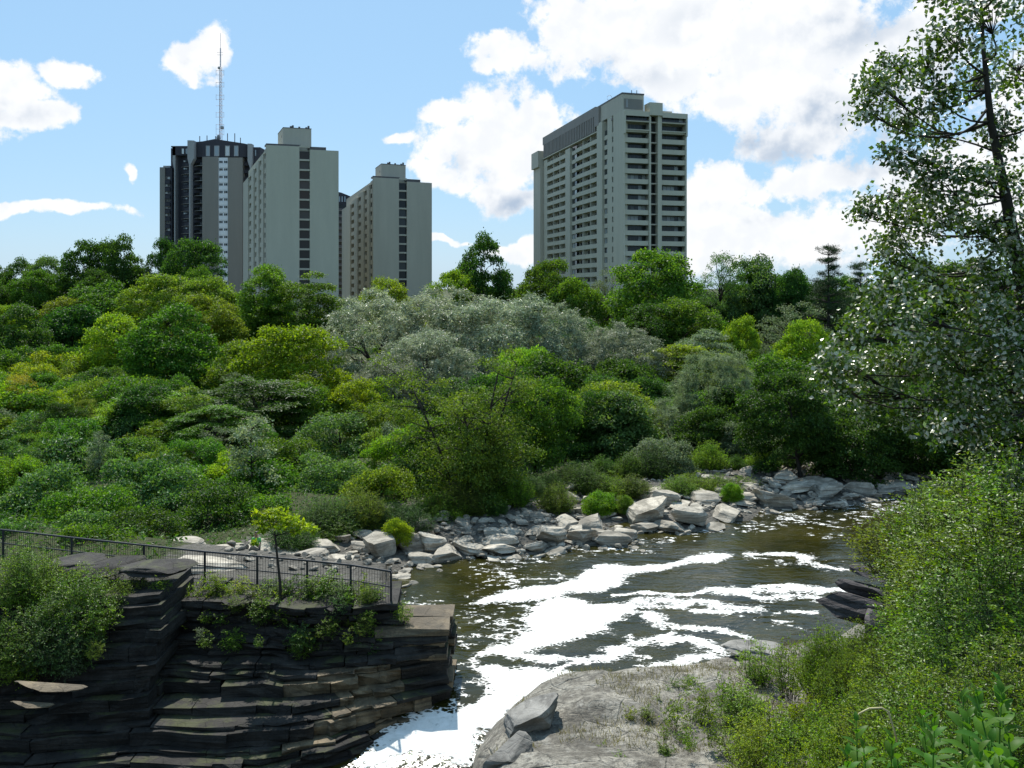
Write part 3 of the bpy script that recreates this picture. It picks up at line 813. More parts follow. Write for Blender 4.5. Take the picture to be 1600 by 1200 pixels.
# ------------------------------------------------------------------ railing on the platform
RP = []
for px, py in [(-160, 816), (-60, 823), (5, 828), (112, 840), (225, 852), (320, 862), (402, 869), (480, 876), (548, 883), (611, 893)]:
    Y = (H0 - 3.88) * F / (py - HOR); RP.append(np.array([(px - 800) / F * Y, Y]))
rail = empty('railing', (RP[-1][0], RP[-1][1], 2.75), 'black metal railing with thin balusters along the platform edge above the cliff', 'railing')
bal_me = None; nbal = 0
for i, p in enumerate(RP):
    mbx = MB(); mbx.box(p[0] - .035, p[0] + .035, p[1] - .035, p[1] + .035, 2.3, 3.86); mbx.obj('post', RAILM, rail)
for i in range(len(RP) - 1):
    a, b = RP[i], RP[i + 1]; dv = b - a; L = np.hypot(*dv); dv /= L
    for zc, r_, nm in ((3.88, .036, 'top_rail'), (3.36, .022, 'middle_rail'), (2.86, .02, 'bottom_rail')):
        mbx = MB(); mbx.tube([(a[0], a[1], zc), (b[0], b[1], zc)], r_, 6)
        mbx.obj(nm, RAILM, rail)
    n = int(L / .105)
    for k in range(1, n):
        p = a + dv * L * k / n
        if bal_me is None:
            mbx = MB(); mbx.box(-.005, .005, -.005, .005, -.49, .49); bal_me = mbx.mesh('baluster', RAILM)
        o = bpy.data.objects.new('baluster', bal_me); COL.objects.link(o); o.parent = rail
        o.location = Vector((p[0], p[1], 3.37)) - Vector(rail.location); nbal += 1
# ------------------------------------------------------------------ towers
class Frame:
    """plan frame of a tower: origin at its near corner, u along the front, v along the receding side"""
    def __init__(s, o, f, g):
        s.o = np.array(o, float); s.f = np.array(f, float); s.g = np.array(g, float)
        s.L = np.linalg.norm(s.f); s.M = np.linalg.norm(s.g); s.f /= s.L; s.g /= s.M
    def map(s, v):
        out_ = np.array(v, float)
        out_[:, 0] = s.o[0] + v[:, 0] * s.f[0] + v[:, 1] * s.g[0]
        out_[:, 1] = s.o[1] + v[:, 0] * s.f[1] + v[:, 1] * s.g[1]
        return out_
    def d(s, u=0, v=0, z=0): return (u * s.f[0] + v * s.g[0], u * s.f[1] + v * s.g[1], z)
    def pt(s, u, v): return s.o + u * s.f + v * s.g

def front(px, top, Y): return ((px - 800) / F * Y, Y, H0 + (HOR - top) / F * Y)

FL = 2.74
def part(fr, boxes, name, mat, root):
    m = MB()
    for b in boxes: m.box(*b, fr=fr)
    return m.obj(name, mat, root)

def window(fr, root, u0, u1, v, z0, z1, n, name='window', fm=None, gm=None, t=.07, face='front'):
    """frame with n panes; face front: lies in a v plane, face side: lies in a u plane (u0,u1 are then v values and v the u value)"""
    fm = fm or CAP; gm = gm or GLASS
    m = MB()
    def bx(mb_, a0, a1, d0, d1, h0, h1):
        if face == 'front': mb_.box(a0, a1, d0, d1, h0, h1, fr=fr)
        else: mb_.box(d0, d1, a0, a1, h0, h1, fr=fr)
    bx(m, u0, u1, v - .06, v + .04, z0, z0 + t); bx(m, u0, u1, v - .06, v + .04, z1 - t, z1)
    for k in range(n + 1):
        c = u0 + (u1 - u0) * k / n
        c = min(max(c, u0 + t / 2), u1 - t / 2)
        bx(m, c - t / 2, c + t / 2, v - .05, v + .03, z0 + t, z1 - t)
    o = m.obj(name, fm, root)
    g = MB()
    for k in range(n):
        a0 = u0 + (u1 - u0) * k / n + t * .45; a1 = u0 + (u1 - u0) * (k + 1) / n - t * .45
        bx(g, a0, a1, v - .02, v + .0, z0 + t * .9, z1 - t * .9)
    sub(g, 'pane', gm, o)
    return o

def tower_right():
    fr = Frame((29.4, 255), (17.7, 5.7), (-20.3, 87))
    W, Lm = fr.L, 81.0
    zb, zr = 6.0, 60.4
    root = empty('apartment_tower', (29.4, 255, zb), 'wide grey concrete apartment tower with long balcony rows, alone on the right', 'building')
    ztop = zr - 4.2                                  # under the cornice storey
    # core behind the recessed loggias
    part(fr, [(1.2, W - .25, 1.5, Lm - .1, zb, zr - .3)], 'core_wall', CONE, root)
    # solid corner wall and pilasters of the long side
    part(fr, [(0, 1.4, 0, 7.6, zb, zr + .35)], 'corner_wall', CON, root)
    part(fr, [(.02, 1.4, 8.8, 12.6, zb, zr + .3)], 'wall', CON, root)
    for v0, v1, pr in ((15.6, 20.4, -.55), (47.3, 52.4, -.55)):
        part(fr, [(pr, 1.3, v0, v1, zb, zr - (0 if v0 < 20 else 3))], 'pilaster', CON, root)
    # long side: storeys
    n = 19
    zs = [zr - 5.0 - FL * k for k in range(n)]
    # parapet bands and slabs, one storey built and copied
    z = zs[0]
    first = []
    for v0, v1 in ((20.5, 42.4), (52.5, 76.4)):
        a_ = part(fr, [(-.12, .14, v0, v1, z - .25, z + 1.02)], 'parapet', CON, root)
        b_ = part(fr, [(.14, 1.15, v0, v1, z - .25, z - .02)], 'balcony_slab', CON, root)
        c_ = [part(fr, [(-.1, 1.15, v0 + (v1 - v0) * q - .16, v0 + (v1 - v0) * q + .16, z + 1.025, z + FL - .26)], 'divider_wall', CON, root) for q in (1 / 3, 2 / 3)]
        first += [a_, b_] + c_
        for q in range(3):
            va = v0 + (v1 - v0) / 3 * q + .5
            first.append(window(fr, root, va, va + 5.6, 1.17, z + .1, z + 2.2, 3, face='side', gm=GLASSD))
    for v0, v1 in ((12.7, 15.4), (42.5, 47.2), (7.7, 8.7), (76.5, 80.9)):
        first.append(part(fr, [(0.02, 1.2, v0, v1, z - .45, z + .75)], 'spandrel', CON, root))
        if v0 > 70:
            first.append(part(fr, [(0.03, 1.2, v0, v1, z + .752, z + FL - .452)], 'spandrel', CON, root)); continue
        nn = 1 if v1 - v0 < 2 else 2
        first.append(window(fr, root, v0 + .05, v1 - .05, .35, z + .76, z + FL - .47, nn, face='side', gm=GLASS if nn == 2 else GLASSD))
    for k in range(1, n):
        for o in first: again(o, (0, 0, -FL * k))
    # mechanical storey with louvres over the left two thirds
    part(fr, [(.25, 6.4, 22.5, 81, zr - 1.9, 65.6)], 'plant_room', CONE, root)
    part(fr, [(-.35, 6.45, 22.4, 81.05, 63.1, 65.75)], 'plant_room_parapet', LOUV, root)
    part(fr, [(-.6, .2, 18.6, 22.38, zr - .6, 65.2)], 'plant_room_corner', LOUV, root)
    sl = part(fr, [(-.38, .22, 22.6, 23.5, zr - 1.75, 63.08)], 'louvre_slat', LOUV, root)
    for k in range(1, 34): again(sl, fr.d(0, 1.71 * k))
    part(fr, [(-.35, 1.2, 20.5, 81, zr - 2.25, zr - 1.92)], 'cornice_band', CON, root)
    # penthouse at the corner
    part(fr, [(.05, 6.4, .6, 22.3, zr + .36, 65.2)], 'penthouse_wall', CON2, root)
    part(fr, [(-.02, 6.5, .5, 22.35, 65.2, 65.6)], 'penthouse_parapet', CAP, root)
    part(fr, [(.6, 6.0, .52, .6, zr + .9, 64.0)], 'penthouse_panel', CON3, root)
    part(fr, [(1.2, 1.7, .45, .5, zr + 1.3, zr + 3.4)], 'penthouse_door', FIN, root)
    window(fr, root, 8.2, 9.2, -.01, zr - .9, zr - .2, 1, face='side', gm=GLASSD)
    # lower stair tower at the far end of the long side
    part(fr, [(-1.2, 6, 81.2, 90.5, zb, 55.6)], 'stair_tower', CON2, root)
    part(fr, [(-2.0, 6, 81.3, 90.6, 55.6, 61.2)], 'stair_tower_head', CON2, root)
    # short front
    bays = ((.42, 7.3), (11.1, W - .45))
    part(fr, [(-.0, .4, -.9, 0, zb, zr - 6)], 'side_fin', CON, root)
    part(fr, [(W - .42, W + .02, -.9, 1.5, zb, zr - 6)], 'side_fin', CON, root)
    part(fr, [(-.02, .4, -1.5, 0, zr - 6, zr + .1)], 'side_fin', CON, root)
    part(fr, [(W - .42, W + .03, -1.5, 1.5, zr - 6, zr + .1)], 'side_fin', CON, root)
    # central shaft with its projecting head
    part(fr, [(7.35, 7.85, -1.1, 1.5, zb, zr - .8)], 'shaft_fin', CON, root)
    part(fr, [(9.9, 11.05, -1.1, 1.5, zb, zr - .8)], 'shaft_fin', CON, root)
    part(fr, [(7.3, 11.1, -1.6, 2.5, zr - .79, zr + 2.6)], 'shaft_head', CON, root)
    z0 = zr - 7.9
    rows = []
    for bi, (u0, u1) in enumerate(bays):
        rows.append(part(fr, [(u0, u1, -.75, -.5, z0 - .3, z0 + .95)], 'parapet', CON, root))
        rows.append(part(fr, [(u0, u1, -.5, 1.5, z0 - .3, z0 - .06)], 'balcony_slab', CON, root))
        rows.append(window(fr, root, u0 + .05, u1 - .05, 1.35, z0 - .02, z0 + 2.35, 6))
    rows.append(part(fr, [(7.86, 9.89, -.2, 1.5, z0 - .22, z0 + .12)], 'shaft_beam', CON2, root))
    rows.append(window(fr, root, 7.9, 9.85, .9, z0 + .2, z0 + 2.4, 1, gm=GLASSD))
    for k in range(1, 18):
        for o in rows: again(o, (0, 0, -FL * k))
    for o in rows[-2:]:
        again(o, (0, 0, FL)); again(o, (0, 0, FL * 2))
    # two upper storeys: wide balcony with a deep hood
    for u0, u1 in bays:
        part(fr, [(u0, u1, -1.35, -1.1, z0 + FL + .15, z0 + FL + .42)], 'balcony_beam', CON, root)
        part(fr, [(u0, u1, -.75, -.5, z0 + FL - .3, z0 + FL + .35)], 'parapet', CON, root)
        part(fr, [(u0, u1, -.5, 1.5, z0 + FL - .3, z0 + FL - .06)], 'balcony_slab', CON, root)
        window(fr, root, u0 + .05, u1 - .05, 1.3, z0 + FL, z0 + FL + 2.1, 6)
        part(fr, [(u0, u1, -1.3, 1.5, z0 + 2 * FL - .3, z0 + 2 * FL - .02)], 'balcony_slab', CON, root)
        part(fr, [(u0, u1, -1.35, -1.26, z0 + 2 * FL - .02, z0 + 2 * FL + .2)], 'balcony_rail', CAP, root)
        window(fr, root, u0 + .08, u1 - .3, -.2, z0 + 2 * FL + .05, z0 + 2 * FL + 2.0, 5)
        m = MB()
        zz = zr - .5
        pro = [(-1.5, zr - 1.25), (-1.5, zr + .1), (1.5, zr + .1), (1.5, z0 + 2 * FL + 2.05), (-.3, z0 + 2 * FL + 2.05)]
        v = [(u, p[0], p[1]) for u in (u0, u1) for p in pro]
        m.add(fr.map(np.array(v)), [[0, 1, 2, 3, 4]], [[9, 8, 7, 6, 5]], [[i, 5 + i, 5 + (i + 1) % 5, (i + 1) % 5] for i in range(5)])
        m.obj('roof_hood', CON, root)
    part(fr, [(11.5, 15, 1, 3, zr + .1, zr + 1.0)], 'roof_upstand', CON2, root)
    part(fr, [(W - .25, W, 1.5, Lm, zb, zr)], 'end_wall', CONE, root)
    # small things on the roof
    for u, v, h in ((3.0, 1.2, .9), (4.6, 1.4, 1.0)):
        part(fr, [(u, u + .15, v, v + .15, 65.6, 65.6 + h)], 'vent_pipe', CAP, root)
    m = MB(); th = np.linspace(0, 2 * np.pi, 13)
    c = fr.pt(1.5, 15); m.tube([(c[0] + .7 * np.cos(a), c[1], 67.0 + .7 * np.sin(a)) for a in th], .06, 5, cap=False)
    m.tube([(c[0], c[1], 65.6), (c[0], c[1], 66.3)], .06, 5); m.obj('loop_antenna', METAL, root)
    return root

def slab_tower(label, o, f, g, zr, cols, stripe, pent, nfl, mat, cap_w):
    """tower with a blank front split by a stair window strip, windows stepping along the receding side"""
    fr = Frame(o, f, g); W, Lm = fr.L, fr.M; zb = 6.0
    root = empty('apartment_tower', (o[0], o[1], zb), label, 'building')
    s0, s1 = stripe
    part(fr, [(0, s0, 0, 1.0, zb, zr)], 'front_wall', mat, root)
    part(fr, [(s1, W, 0, 1.0, zb, zr - .75)], 'front_wall', mat, root)
    part(fr, [(.3, W - .02, 1.0, Lm, zb, zr - .8)], 'core_wall', mat, root)
    part(fr, [(.05, s0 + .4, .3, 4.5, zr + .01, zr + .5)], 'roof_parapet', CAP, root)
    part(fr, [(s1 - .2, s1 + cap_w, .4, 4.5, zr - .74, zr + .12)], 'roof_parapet', CAP, root)
    part(fr, [(s0, s1, -.05, .9, zr - .3, zr + .28)], 'stair_head', CON2, root)
    first = []
    z = zr - 1.2
    first.append(part(fr, [(s0 + .01, s1 - .01, .12, .95, z - FL, z - FL + .5)], 'stair_beam', CON2, root))
    first.append(window(fr, root, s0 + .05, s1 - .05, .6, z - FL + .52, z - .02, 1, gm=GLASSD))
    for k in range(1, nfl):
        for q in first: again(q, (0, 0, -FL * k))
    # receding side: blank piers between columns of recessed windows, each pier a little further out
    first = []
    prev = 0.0
    for i, (v0, v1) in enumerate(cols):
        dpt = -.35 * i
        zt = zr - .75 - 1.0 * i
        part(fr, [(dpt, .35, prev + .02, v0, zb, zt)], 'pier', CON2, root)
        a_ = part(fr, [(dpt + .05, .34, v0 + .01, v1 - .01, zt - 1.1 - FL, zt - 1.1 - FL + 1.35)], 'spandrel', CON2, root)
        b_ = window(fr, root, v0 + .1, v1 - .1, .28, zt - FL + .27, zt - 1.12, 1, face='side', gm=GLASSD)
        part(fr, [(dpt + .03, .34, v0 + .005, v1 - .005, zt - 1.1, zt - .01)], 'spandrel', CON2, root)
        first += [a_, b_]; prev = v1
    part(fr, [(-.35 * len(cols), .35, prev + .02, Lm, zb, zr - .75 - len(cols))], 'pier', CON2, root)
    for k in range(1, nfl):
        for q in first: again(q, (0, 0, -FL * k))
    # penthouse
    u0, u1, v0, v1, h = pent
    part(fr, [(u0, u1, v0, v1, zr - .79, zr + h)], 'penthouse_wall', CON2, root)
    part(fr, [(u0 - .06, u1 + .06, v0 - .06, v1 + .06, zr + h, zr + h + .18)], 'penthouse_parapet', CAP, root)
    part(fr, [(u0 - .05, u0, v0 + 2.6, v0 + 3.4, zr + h - 2.3, zr + h - 1.7)], 'penthouse_vent', CAP, root)
    for a_, hh in ((.25, .5), (.32, .75), (.55, .45), (.88, .8), (.8, .4)):
        u = u0 + (u1 - u0) * a_
        part(fr, [(u, u + .5, v0 + .5, v0 + 1.0, zr + h + .18, zr + h + .18 + hh)], 'roof_vent', CAP, root)
    return root

def tower_left():
    Y = 350.0
    def u_(px, v=0): return (px - 800) / F * (Y + v)
    def z_(py): return H0 + (HOR - py) / F * Y
    fr = Frame((0, Y), (1, 0), (0, 1))
    zb = 6.0
    root = empty('apartment_tower', (u_(330), Y, zb), 'dark many-sided apartment tower with tall mast and white window strip, far left', 'building')
    part(fr, [(u_(316), u_(341), 0, 3, zb, z_(245))], 'panel_wall', CON3, root)
    part(fr, [(u_(356), u_(379), 0, 3, zb, z_(246))], 'panel_wall', CON3, root)
    part(fr, [(u_(341) + .01, u_(356) - .01, .35, 3, zb, z_(246))], 'white_strip', WHITEP, root)
    z = z_(246) - 2.1
    r = [window(fr, root, u_(342), u_(348), .3, z, z + 1.0, 2, gm=GLASSD, fm=WHITEP, t=.09), window(fr, root, u_(349.5), u_(355.3), .3, z, z + 1.0, 2, gm=GLASSD, fm=WHITEP, t=.09),
         part(fr, [(u_(341.2), u_(355.8), .2, .36, z - 1.5, z - .2)], 'white_panel', WHITEP, root)]
    for k in range(1, 19):
        for o in r: again(o, (0, 0, -FL * k))
    # main dark body behind, many-sided
    m = MB(); m.prism([(u_(297, 3), 3.0), (u_(390, 3), 3.0), (u_(405, 12), 12), (u_(405, 12), 30), (u_(267, 9), 34), (u_(267, 9), 9)], zb, z_(226), fr=fr); m.obj('body', DARK, root)
    # crown with the folded roof line
    m = MB(); pts = [(u_(304), 1.2), (u_(316), .4), (u_(335), .2), (u_(379), .4), (u_(388), 1.4), (u_(388), 14), (u_(304), 14)]
    zt = [z_(221), z_(220.5), z_(217), z_(223.5), z_(225), z_(225), z_(221)]
    m.prism(pts, z_(245) + .02, zt, fr=fr); m.obj('crown', DARK, root)
    for a_, b_ in ((321.5, 328), (334.5, 342.5), (351.5, 359), (365.5, 372.5)):
        window(fr, root, u_(a_), u_(b_), .12, z_(244), z_(227.5), 1, gm=GLASSW, fm=FIN, t=.25)
    # fins that narrow below the crown
    def fin(p0, p1, q0, q1, top, mid, low, v):
        m = MB()
        pro = [(u_(p0), z_(top)), (u_(p1), z_(top + .5)), (u_(p1), z_(mid)), (u_(q1), z_(low)), (u_(q1), zb), (u_(q0), zb), (u_(q0), z_(low)), (u_(p0), z_(mid))]
        vv = [(p[0], Y + v, p[1]) for p in pro] + [(p[0], Y + v + 3.0, p[1]) for p in pro]
        m.add(vv, [[0, 7, 2, 1], [7, 6, 3, 2], [6, 5, 4, 3]], [[9, 10, 15, 8], [10, 11, 14, 15], [11, 12, 13, 14]], [[i, (i + 1) % 8, 8 + (i + 1) % 8, 8 + i] for i in range(8)])
        m.obj('fin', FIN, root)
    fin(295, 305, 297.5, 299.5, 220, 248, 258, -1.5)
    fin(265, 269.5, 267.6, 269.4, 226, 252, 263, 3.0)
    fin(387.5, 394, 391, 393, 224.5, 252, 262, -.6)
    # balconies of the left wing: dark parapets, pale slab edges, small windows
    z = z_(258)
    r = []
    m = MB(); m.prism([(u_(270), Y + 7.0), (u_(284), Y + 3.4), (u_(296.5), Y + 2.2), (u_(296.5), Y + 3.0), (u_(284), Y + 4.2), (u_(270), Y + 7.6)], z, z + 1.25); r.append(m.obj('balcony_parapet', DARK, root))
    m = MB(); m.prism([(u_(270), Y + 6.9), (u_(284), Y + 3.3), (u_(296.5), Y + 2.1), (u_(297), Y + 5), (u_(270), Y + 10)], z - .16, z - .01); r.append(m.obj('balcony_slab', LOUV, root))
    r.append(window(fr, root, u_(286.5, 3.2), u_(293, 3.2), 3.2, z + 1.5, z + 2.2, 2, gm=GLASS, fm=DARK))
    m = MB(); th = np.linspace(-.1, 1.0, 8) * np.pi / 2
    cx, cy = u_(316), Y + 4.5; R_ = 4.3
    arc = [(cx - R_ * np.cos(a), cy - R_ * np.sin(a) * .9) for a in th] + [(cx, cy)]
    m.prism(arc, z + .02, z + 1.1); r.append(m.obj('round_balcony', GLASSD, root))
    m = MB(); m.prism([(p[0], p[1]) for p in arc], z - .14, z + .01); r.append(m.obj('balcony_slab', FIN, root))
    m = MB(); m.prism([(u_(379) + .02, Y + 1.6), (u_(390), Y + 2.2), (u_(390), Y + 4), (u_(379) + .02, Y + 4)], z, z + 1.2); r.append(m.obj('balcony_parapet', DARK, root))
    r.append(window(fr, root, u_(394.5), u_(401), 3.5, z + 1.0, z + 2.2, 2, gm=GLASS, fm=DARK))
    for k in range(1, 17):
        for o in r: again(o, (0, 0, -FL * k))
    part(fr, [(u_(268, 7), u_(295.5, 7), 6.5, 9, z_(226) + .01, z_(226) + .5)], 'roof_edge', CAP, root)
    window(fr, root, u_(279.5), u_(283.5), 2.9, z_(239), z_(230), 1, gm=GLASSW, fm=DARK); window(fr, root, u_(285.5), u_(289), 2.9, z_(239), z_(230), 1, gm=GLASSW, fm=DARK)
    part(fr, [(u_(269.5, 3), u_(295, 3), 3.0, 6, z_(241), z_(227))], 'upper_wall', DARK, root)
    part(fr, [(u_(394), u_(405), 1.5, 9, z_(260), z_(229))], 'upper_wall', DARK, root)
    window(fr, root, u_(396.5), u_(399), 1.4, z_(243), z_(233), 1, gm=GLASSW, fm=DARK)
    # lower wing far left
    part(fr, [(u_(249.5, 6), u_(257.5, 6), 6, 24, zb, z_(258))], 'wing_wall', CON3, root)
    part(fr, [(u_(257.5, 6) + .01, u_(268, 6), 6.6, 24, zb, z_(258.5))], 'wing_wall', DARK, root)
    part(fr, [(u_(255, 8), u_(266, 8), 8, 20, z_(258) + .01, z_(254.5))], 'wing_parapet', FIN, root)
    o1 = window(fr, root, u_(257.8, 6.5), u_(266, 6.5), 6.5, z_(277), z_(273), 2, gm=GLASS, fm=LOUV, t=.12)
    o2 = part(fr, [(u_(258, 6), u_(265.5, 6), 5.9, 6.55, z_(284.5), z_(279))], 'balcony_parapet', DARK, root)
    for k in range(1, 14): again(o1, (0, 0, -FL * k)); again(o2, (0, 0, -FL * k))
    # roof pipes
    for px, h in ((305, 3), (316.5, 3.2), (330, 3), (334, 3.4), (349, 4), (360.5, 4), (369.5, 2.4)):
        part(fr, [(u_(px) - .12, u_(px) + .12, 5, 5.25, z_(222), z_(222) + h)], 'roof_pipe', CAP, root)
    # lattice mast with its aerials stands on the roof: a thing of its own
    k_ = (Y + 7) / Y; mx, zb2, zt2 = u_(344.5) * k_, z_(219), z_(72)
    mast = empty('radio_mast', (mx, Y + 7, zb2), 'tall thin lattice radio mast on the roof of the dark tower', 'mast')
    rad = .62
    leg = [(rad * np.cos(a), rad * np.sin(a)) for a in (0.5, 2.6, 4.7)]
    for lx, ly in leg:
        m = MB(); m.tube([(mx + lx, Y + 7 + ly, zb2), (mx + lx * .75, Y + 7 + ly * .75, zt2 - 6)], .09, 5); m.obj('mast_leg', METAL, mast)
    nb_ = 24; hz = (zt2 - 6 - zb2) / nb_
    for k in range(nb_):
        m = MB(); q = 1 - .25 * k / nb_
        for i in range(3):
            a, b = leg[i], leg[(i + 1) % 3]
            m.tube([(mx + a[0] * q, Y + 7 + a[1] * q, zb2 + hz * k), (mx + b[0] * q, Y + 7 + b[1] * q, zb2 + hz * (k + 1))], .05, 4)
            m.tube([(mx + a[0] * q, Y + 7 + a[1] * q, zb2 + hz * k), (mx + b[0] * q, Y + 7 + b[1] * q, zb2 + hz * k)], .05, 4)
        m.obj('lattice_brace', METAL, mast)
    m = MB(); m.tube([(mx, Y + 7, zt2 - 6), (mx, Y + 7, zt2 + 1)], .22, 6); m.tube([(mx, Y + 7, zt2 + 1), (mx, Y + 7, z_(44))], .08, 5); m.obj('whip_aerial', METAL, mast)
    for py, w_ in ((206, 1.9), (197, 2.0), (190, 2.0), (178, 2.1), (171, 2.1), (160, 2.0), (150, 2.1), (143, 2.1), (130, 2.1), (123, 2.1), (111, 2.1), (104, 2.1), (79, 1.4), (75, 1.4)):
        m = MB(); m.tube([(mx - w_ / 2 - .45, Y + 6.4, z_(py)), (mx + w_ / 2 + .45, Y + 6.4, z_(py))], .07, 4); m.obj('cross_arm', METAL, mast)
    for p0, p1 in ((206, 197), (197, 190), (178, 171), (150, 143), (130, 123), (111, 104)):
        for sx in (-1, 1):
            m = MB(); m.tube([(mx + sx * 1.45, Y + 6.4, z_(p0 + 1)), (mx + sx * 1.45, Y + 6.4, z_(p1 - 1))], .06, 4); m.obj('dipole', METAL, mast)
    def dish(px, py, r_, ang):
        m = MB(); th = np.linspace(0, 2 * np.pi, 17)[:-1]
        c = np.array([u_(px) * k_, Y + 5.8, z_(py)]); ax = np.array([math.sin(ang), -math.cos(ang), 0]); e1 = np.array([math.cos(ang), math.sin(ang), 0]); e2 = np.array([0, 0, 1.0])
        v = [c + ax * .35]; 
        for rr, dp in ((.55, .25), (1, 0)):
            v += [c - ax * (dp - .25) * -1 + r_ * rr * (np.cos(a) * e1 + np.sin(a) * e2) for a in th]
        v += [c - ax * .3 + r_ * .5 * (np.cos(a) * e1 + np.sin(a) * e2) for a in th]
        f3 = [[0, 1 + i, 1 + (i + 1) % 16] for i in range(16)]
        f4 = [[1 + i, 17 + i, 17 + (i + 1) % 16, 1 + (i + 1) % 16] for i in range(16)] + [[17 + i, 33 + i, 33 + (i + 1) % 16, 17 + (i + 1) % 16] for i in range(16)]
        m.add(v, f3, f4, [[33 + i for i in range(16)]]); m.obj('dish', FIN, mast)
    dish(342, 211.5, 1.15, -.5); dish(349, 195, .7, .6); dish(343.5, 100, .55, 0)
    return root

def tower_sliver():
    fr = Frame((-270 / F * 430, 430), (1, .1), (-.1, 1)); zb = 6
    root = empty('apartment_tower', (fr.o[0], 430, zb), 'narrow sliver of a dark tower showing between the two pale slab towers', 'building')
    zr = H0 + (HOR - 301) / F * 430
    part(fr, [(-3, 5, 0, 14, zb, zr - 5)], 'wall', DARK, root)
    m = MB(); m.prism([(-3.2, -.3), (1.0, -.3), (5.1, .4), (5.1, 14), (-3.2, 14)], zr - 4.99, [zr + .8, zr, zr - 1.6, zr - 1.6, zr + .6], fr=fr); m.obj('crown', DARK, root)
    for u in (-.2, 1.0, 2.2): window(fr, root, u, u + .7, -.36, zr - 4.2, zr - 1.6, 1, gm=GLASSW, fm=DARK)
    z = zr - 8
    r = [part(fr, [(-3, 3.2, -.5, 0, z, z + .9)], 'balcony_parapet', CAP, root), window(fr, root, -2.5, 3, -.05, z + .95, z + 2.5, 4, gm=GLASSD, fm=DARK), part(fr, [(-3, 3.25, -.6, 0, z - .2, z - .01)], 'balcony_slab', LOUV, root)]
    for k in range(1, 18):
        for o in r: again(o, (0, 0, -FL * k))
    part(fr, [(3.3, 5.05, -.4, 3, zb, zr - 4.5)], 'pier', CON3, root)
    return root

tower_left()
tower_sliver()
slab_tower('larger pale slab tower with a dark stair strip, in front of the dark tower', (-67.1, 262), (18.7, 6), (-19.4, 52), H0 + 223.5 / F * 262,
           [(1.6, 4.8), (9.5, 13.5), (19.5, 24.5), (32, 38)], (8.9, 11.75), (4.9, 12.6, 3.0, 15.0, 5.4), 17, CON, 4.5)
slab_tower('smaller pale slab tower with a dark stair strip, right of the larger one', (-42.4, 293), (17.2, 9), (-19.5, 64), H0 + 173 / F * 293,
           [(2.0, 5.6), (11, 15.5), (22, 27.5), (36, 43)], (8.4, 11.0), (3.2, 11.2, 3.0, 15.0, 4.6), 15, CON2, 4.6)
tower_right()
# ------------------------------------------------------------------ plants
def unit(v): return v / (np.linalg.norm(v, axis=-1, keepdims=True) + 1e-9)
def leaves(mb, pos, nrm, tip, ln, wd, rs, fold=.18):
    """kite-shaped leaves folded along the midrib"""
    n = len(pos)
    nrm = unit(nrm); tip = unit(tip - nrm * (tip * nrm).sum(-1, keepdims=True))
    side = np.cross(nrm, tip)
    L = (ln * rs.uniform(.7, 1.25, n))[:, None]; Wd = (wd * rs.uniform(.75, 1.2, n))[:, None] * .5
    up = nrm * Wd * fold * 2
    v = np.stack([pos, pos + tip * L * .42 + side * Wd + up, pos + tip * L, pos + tip * L * .42 - side * Wd + up], 1)
    i = np.arange(n)[:, None] * 4
    mb.add(v.reshape(-1, 3), np.concatenate([i, i + 1, i + 2, i + 3], 1))

def clump(mb, c, r, n, rs, ln, wd, flat=.75, up=.7, droop=.25, shell=.45):
    d = unit(rs.normal(size=(n, 3)))
    d[:, 2] = np.where(d[:, 2] < -.25, -d[:, 2] * .6, d[:, 2])
    rr = r * rs.uniform(shell ** 2, 1.0, n) ** .5
    # a few spikes beyond the clump for a ragged outline
    rr = rr * np.where(rs.uniform(size=n) < .12, rs.uniform(1.05, 1.5, n), 1)
    p = d * rr[:, None] * np.array([1, 1, flat]) + np.asarray(c)
    nr = d * .55 + np.array([0, 0, up * .65]) + rs.normal(size=(n, 3)) * .7
    tp = d * .9 + rs.normal(size=(n, 3)) * .7 - np.array([0, 0, droop])
    leaves(mb, p, nr, tp, ln, wd, rs)

def limb(mb, a, b, r0, r1, rs, sides=5, sag=.1, n=5):
    a = np.asarray(a, float); b = np.asarray(b, float)
    t = np.linspace(0, 1, n)[:, None]
    p = a + (b - a) * t
    L = np.linalg.norm(b - a)
    p += np.sin(np.pi * t) * (rs.normal(size=3) * .06 * L + np.array([0, 0, sag * L]))
    mb.tube(p, np.linspace(r0, r1, n), sides)

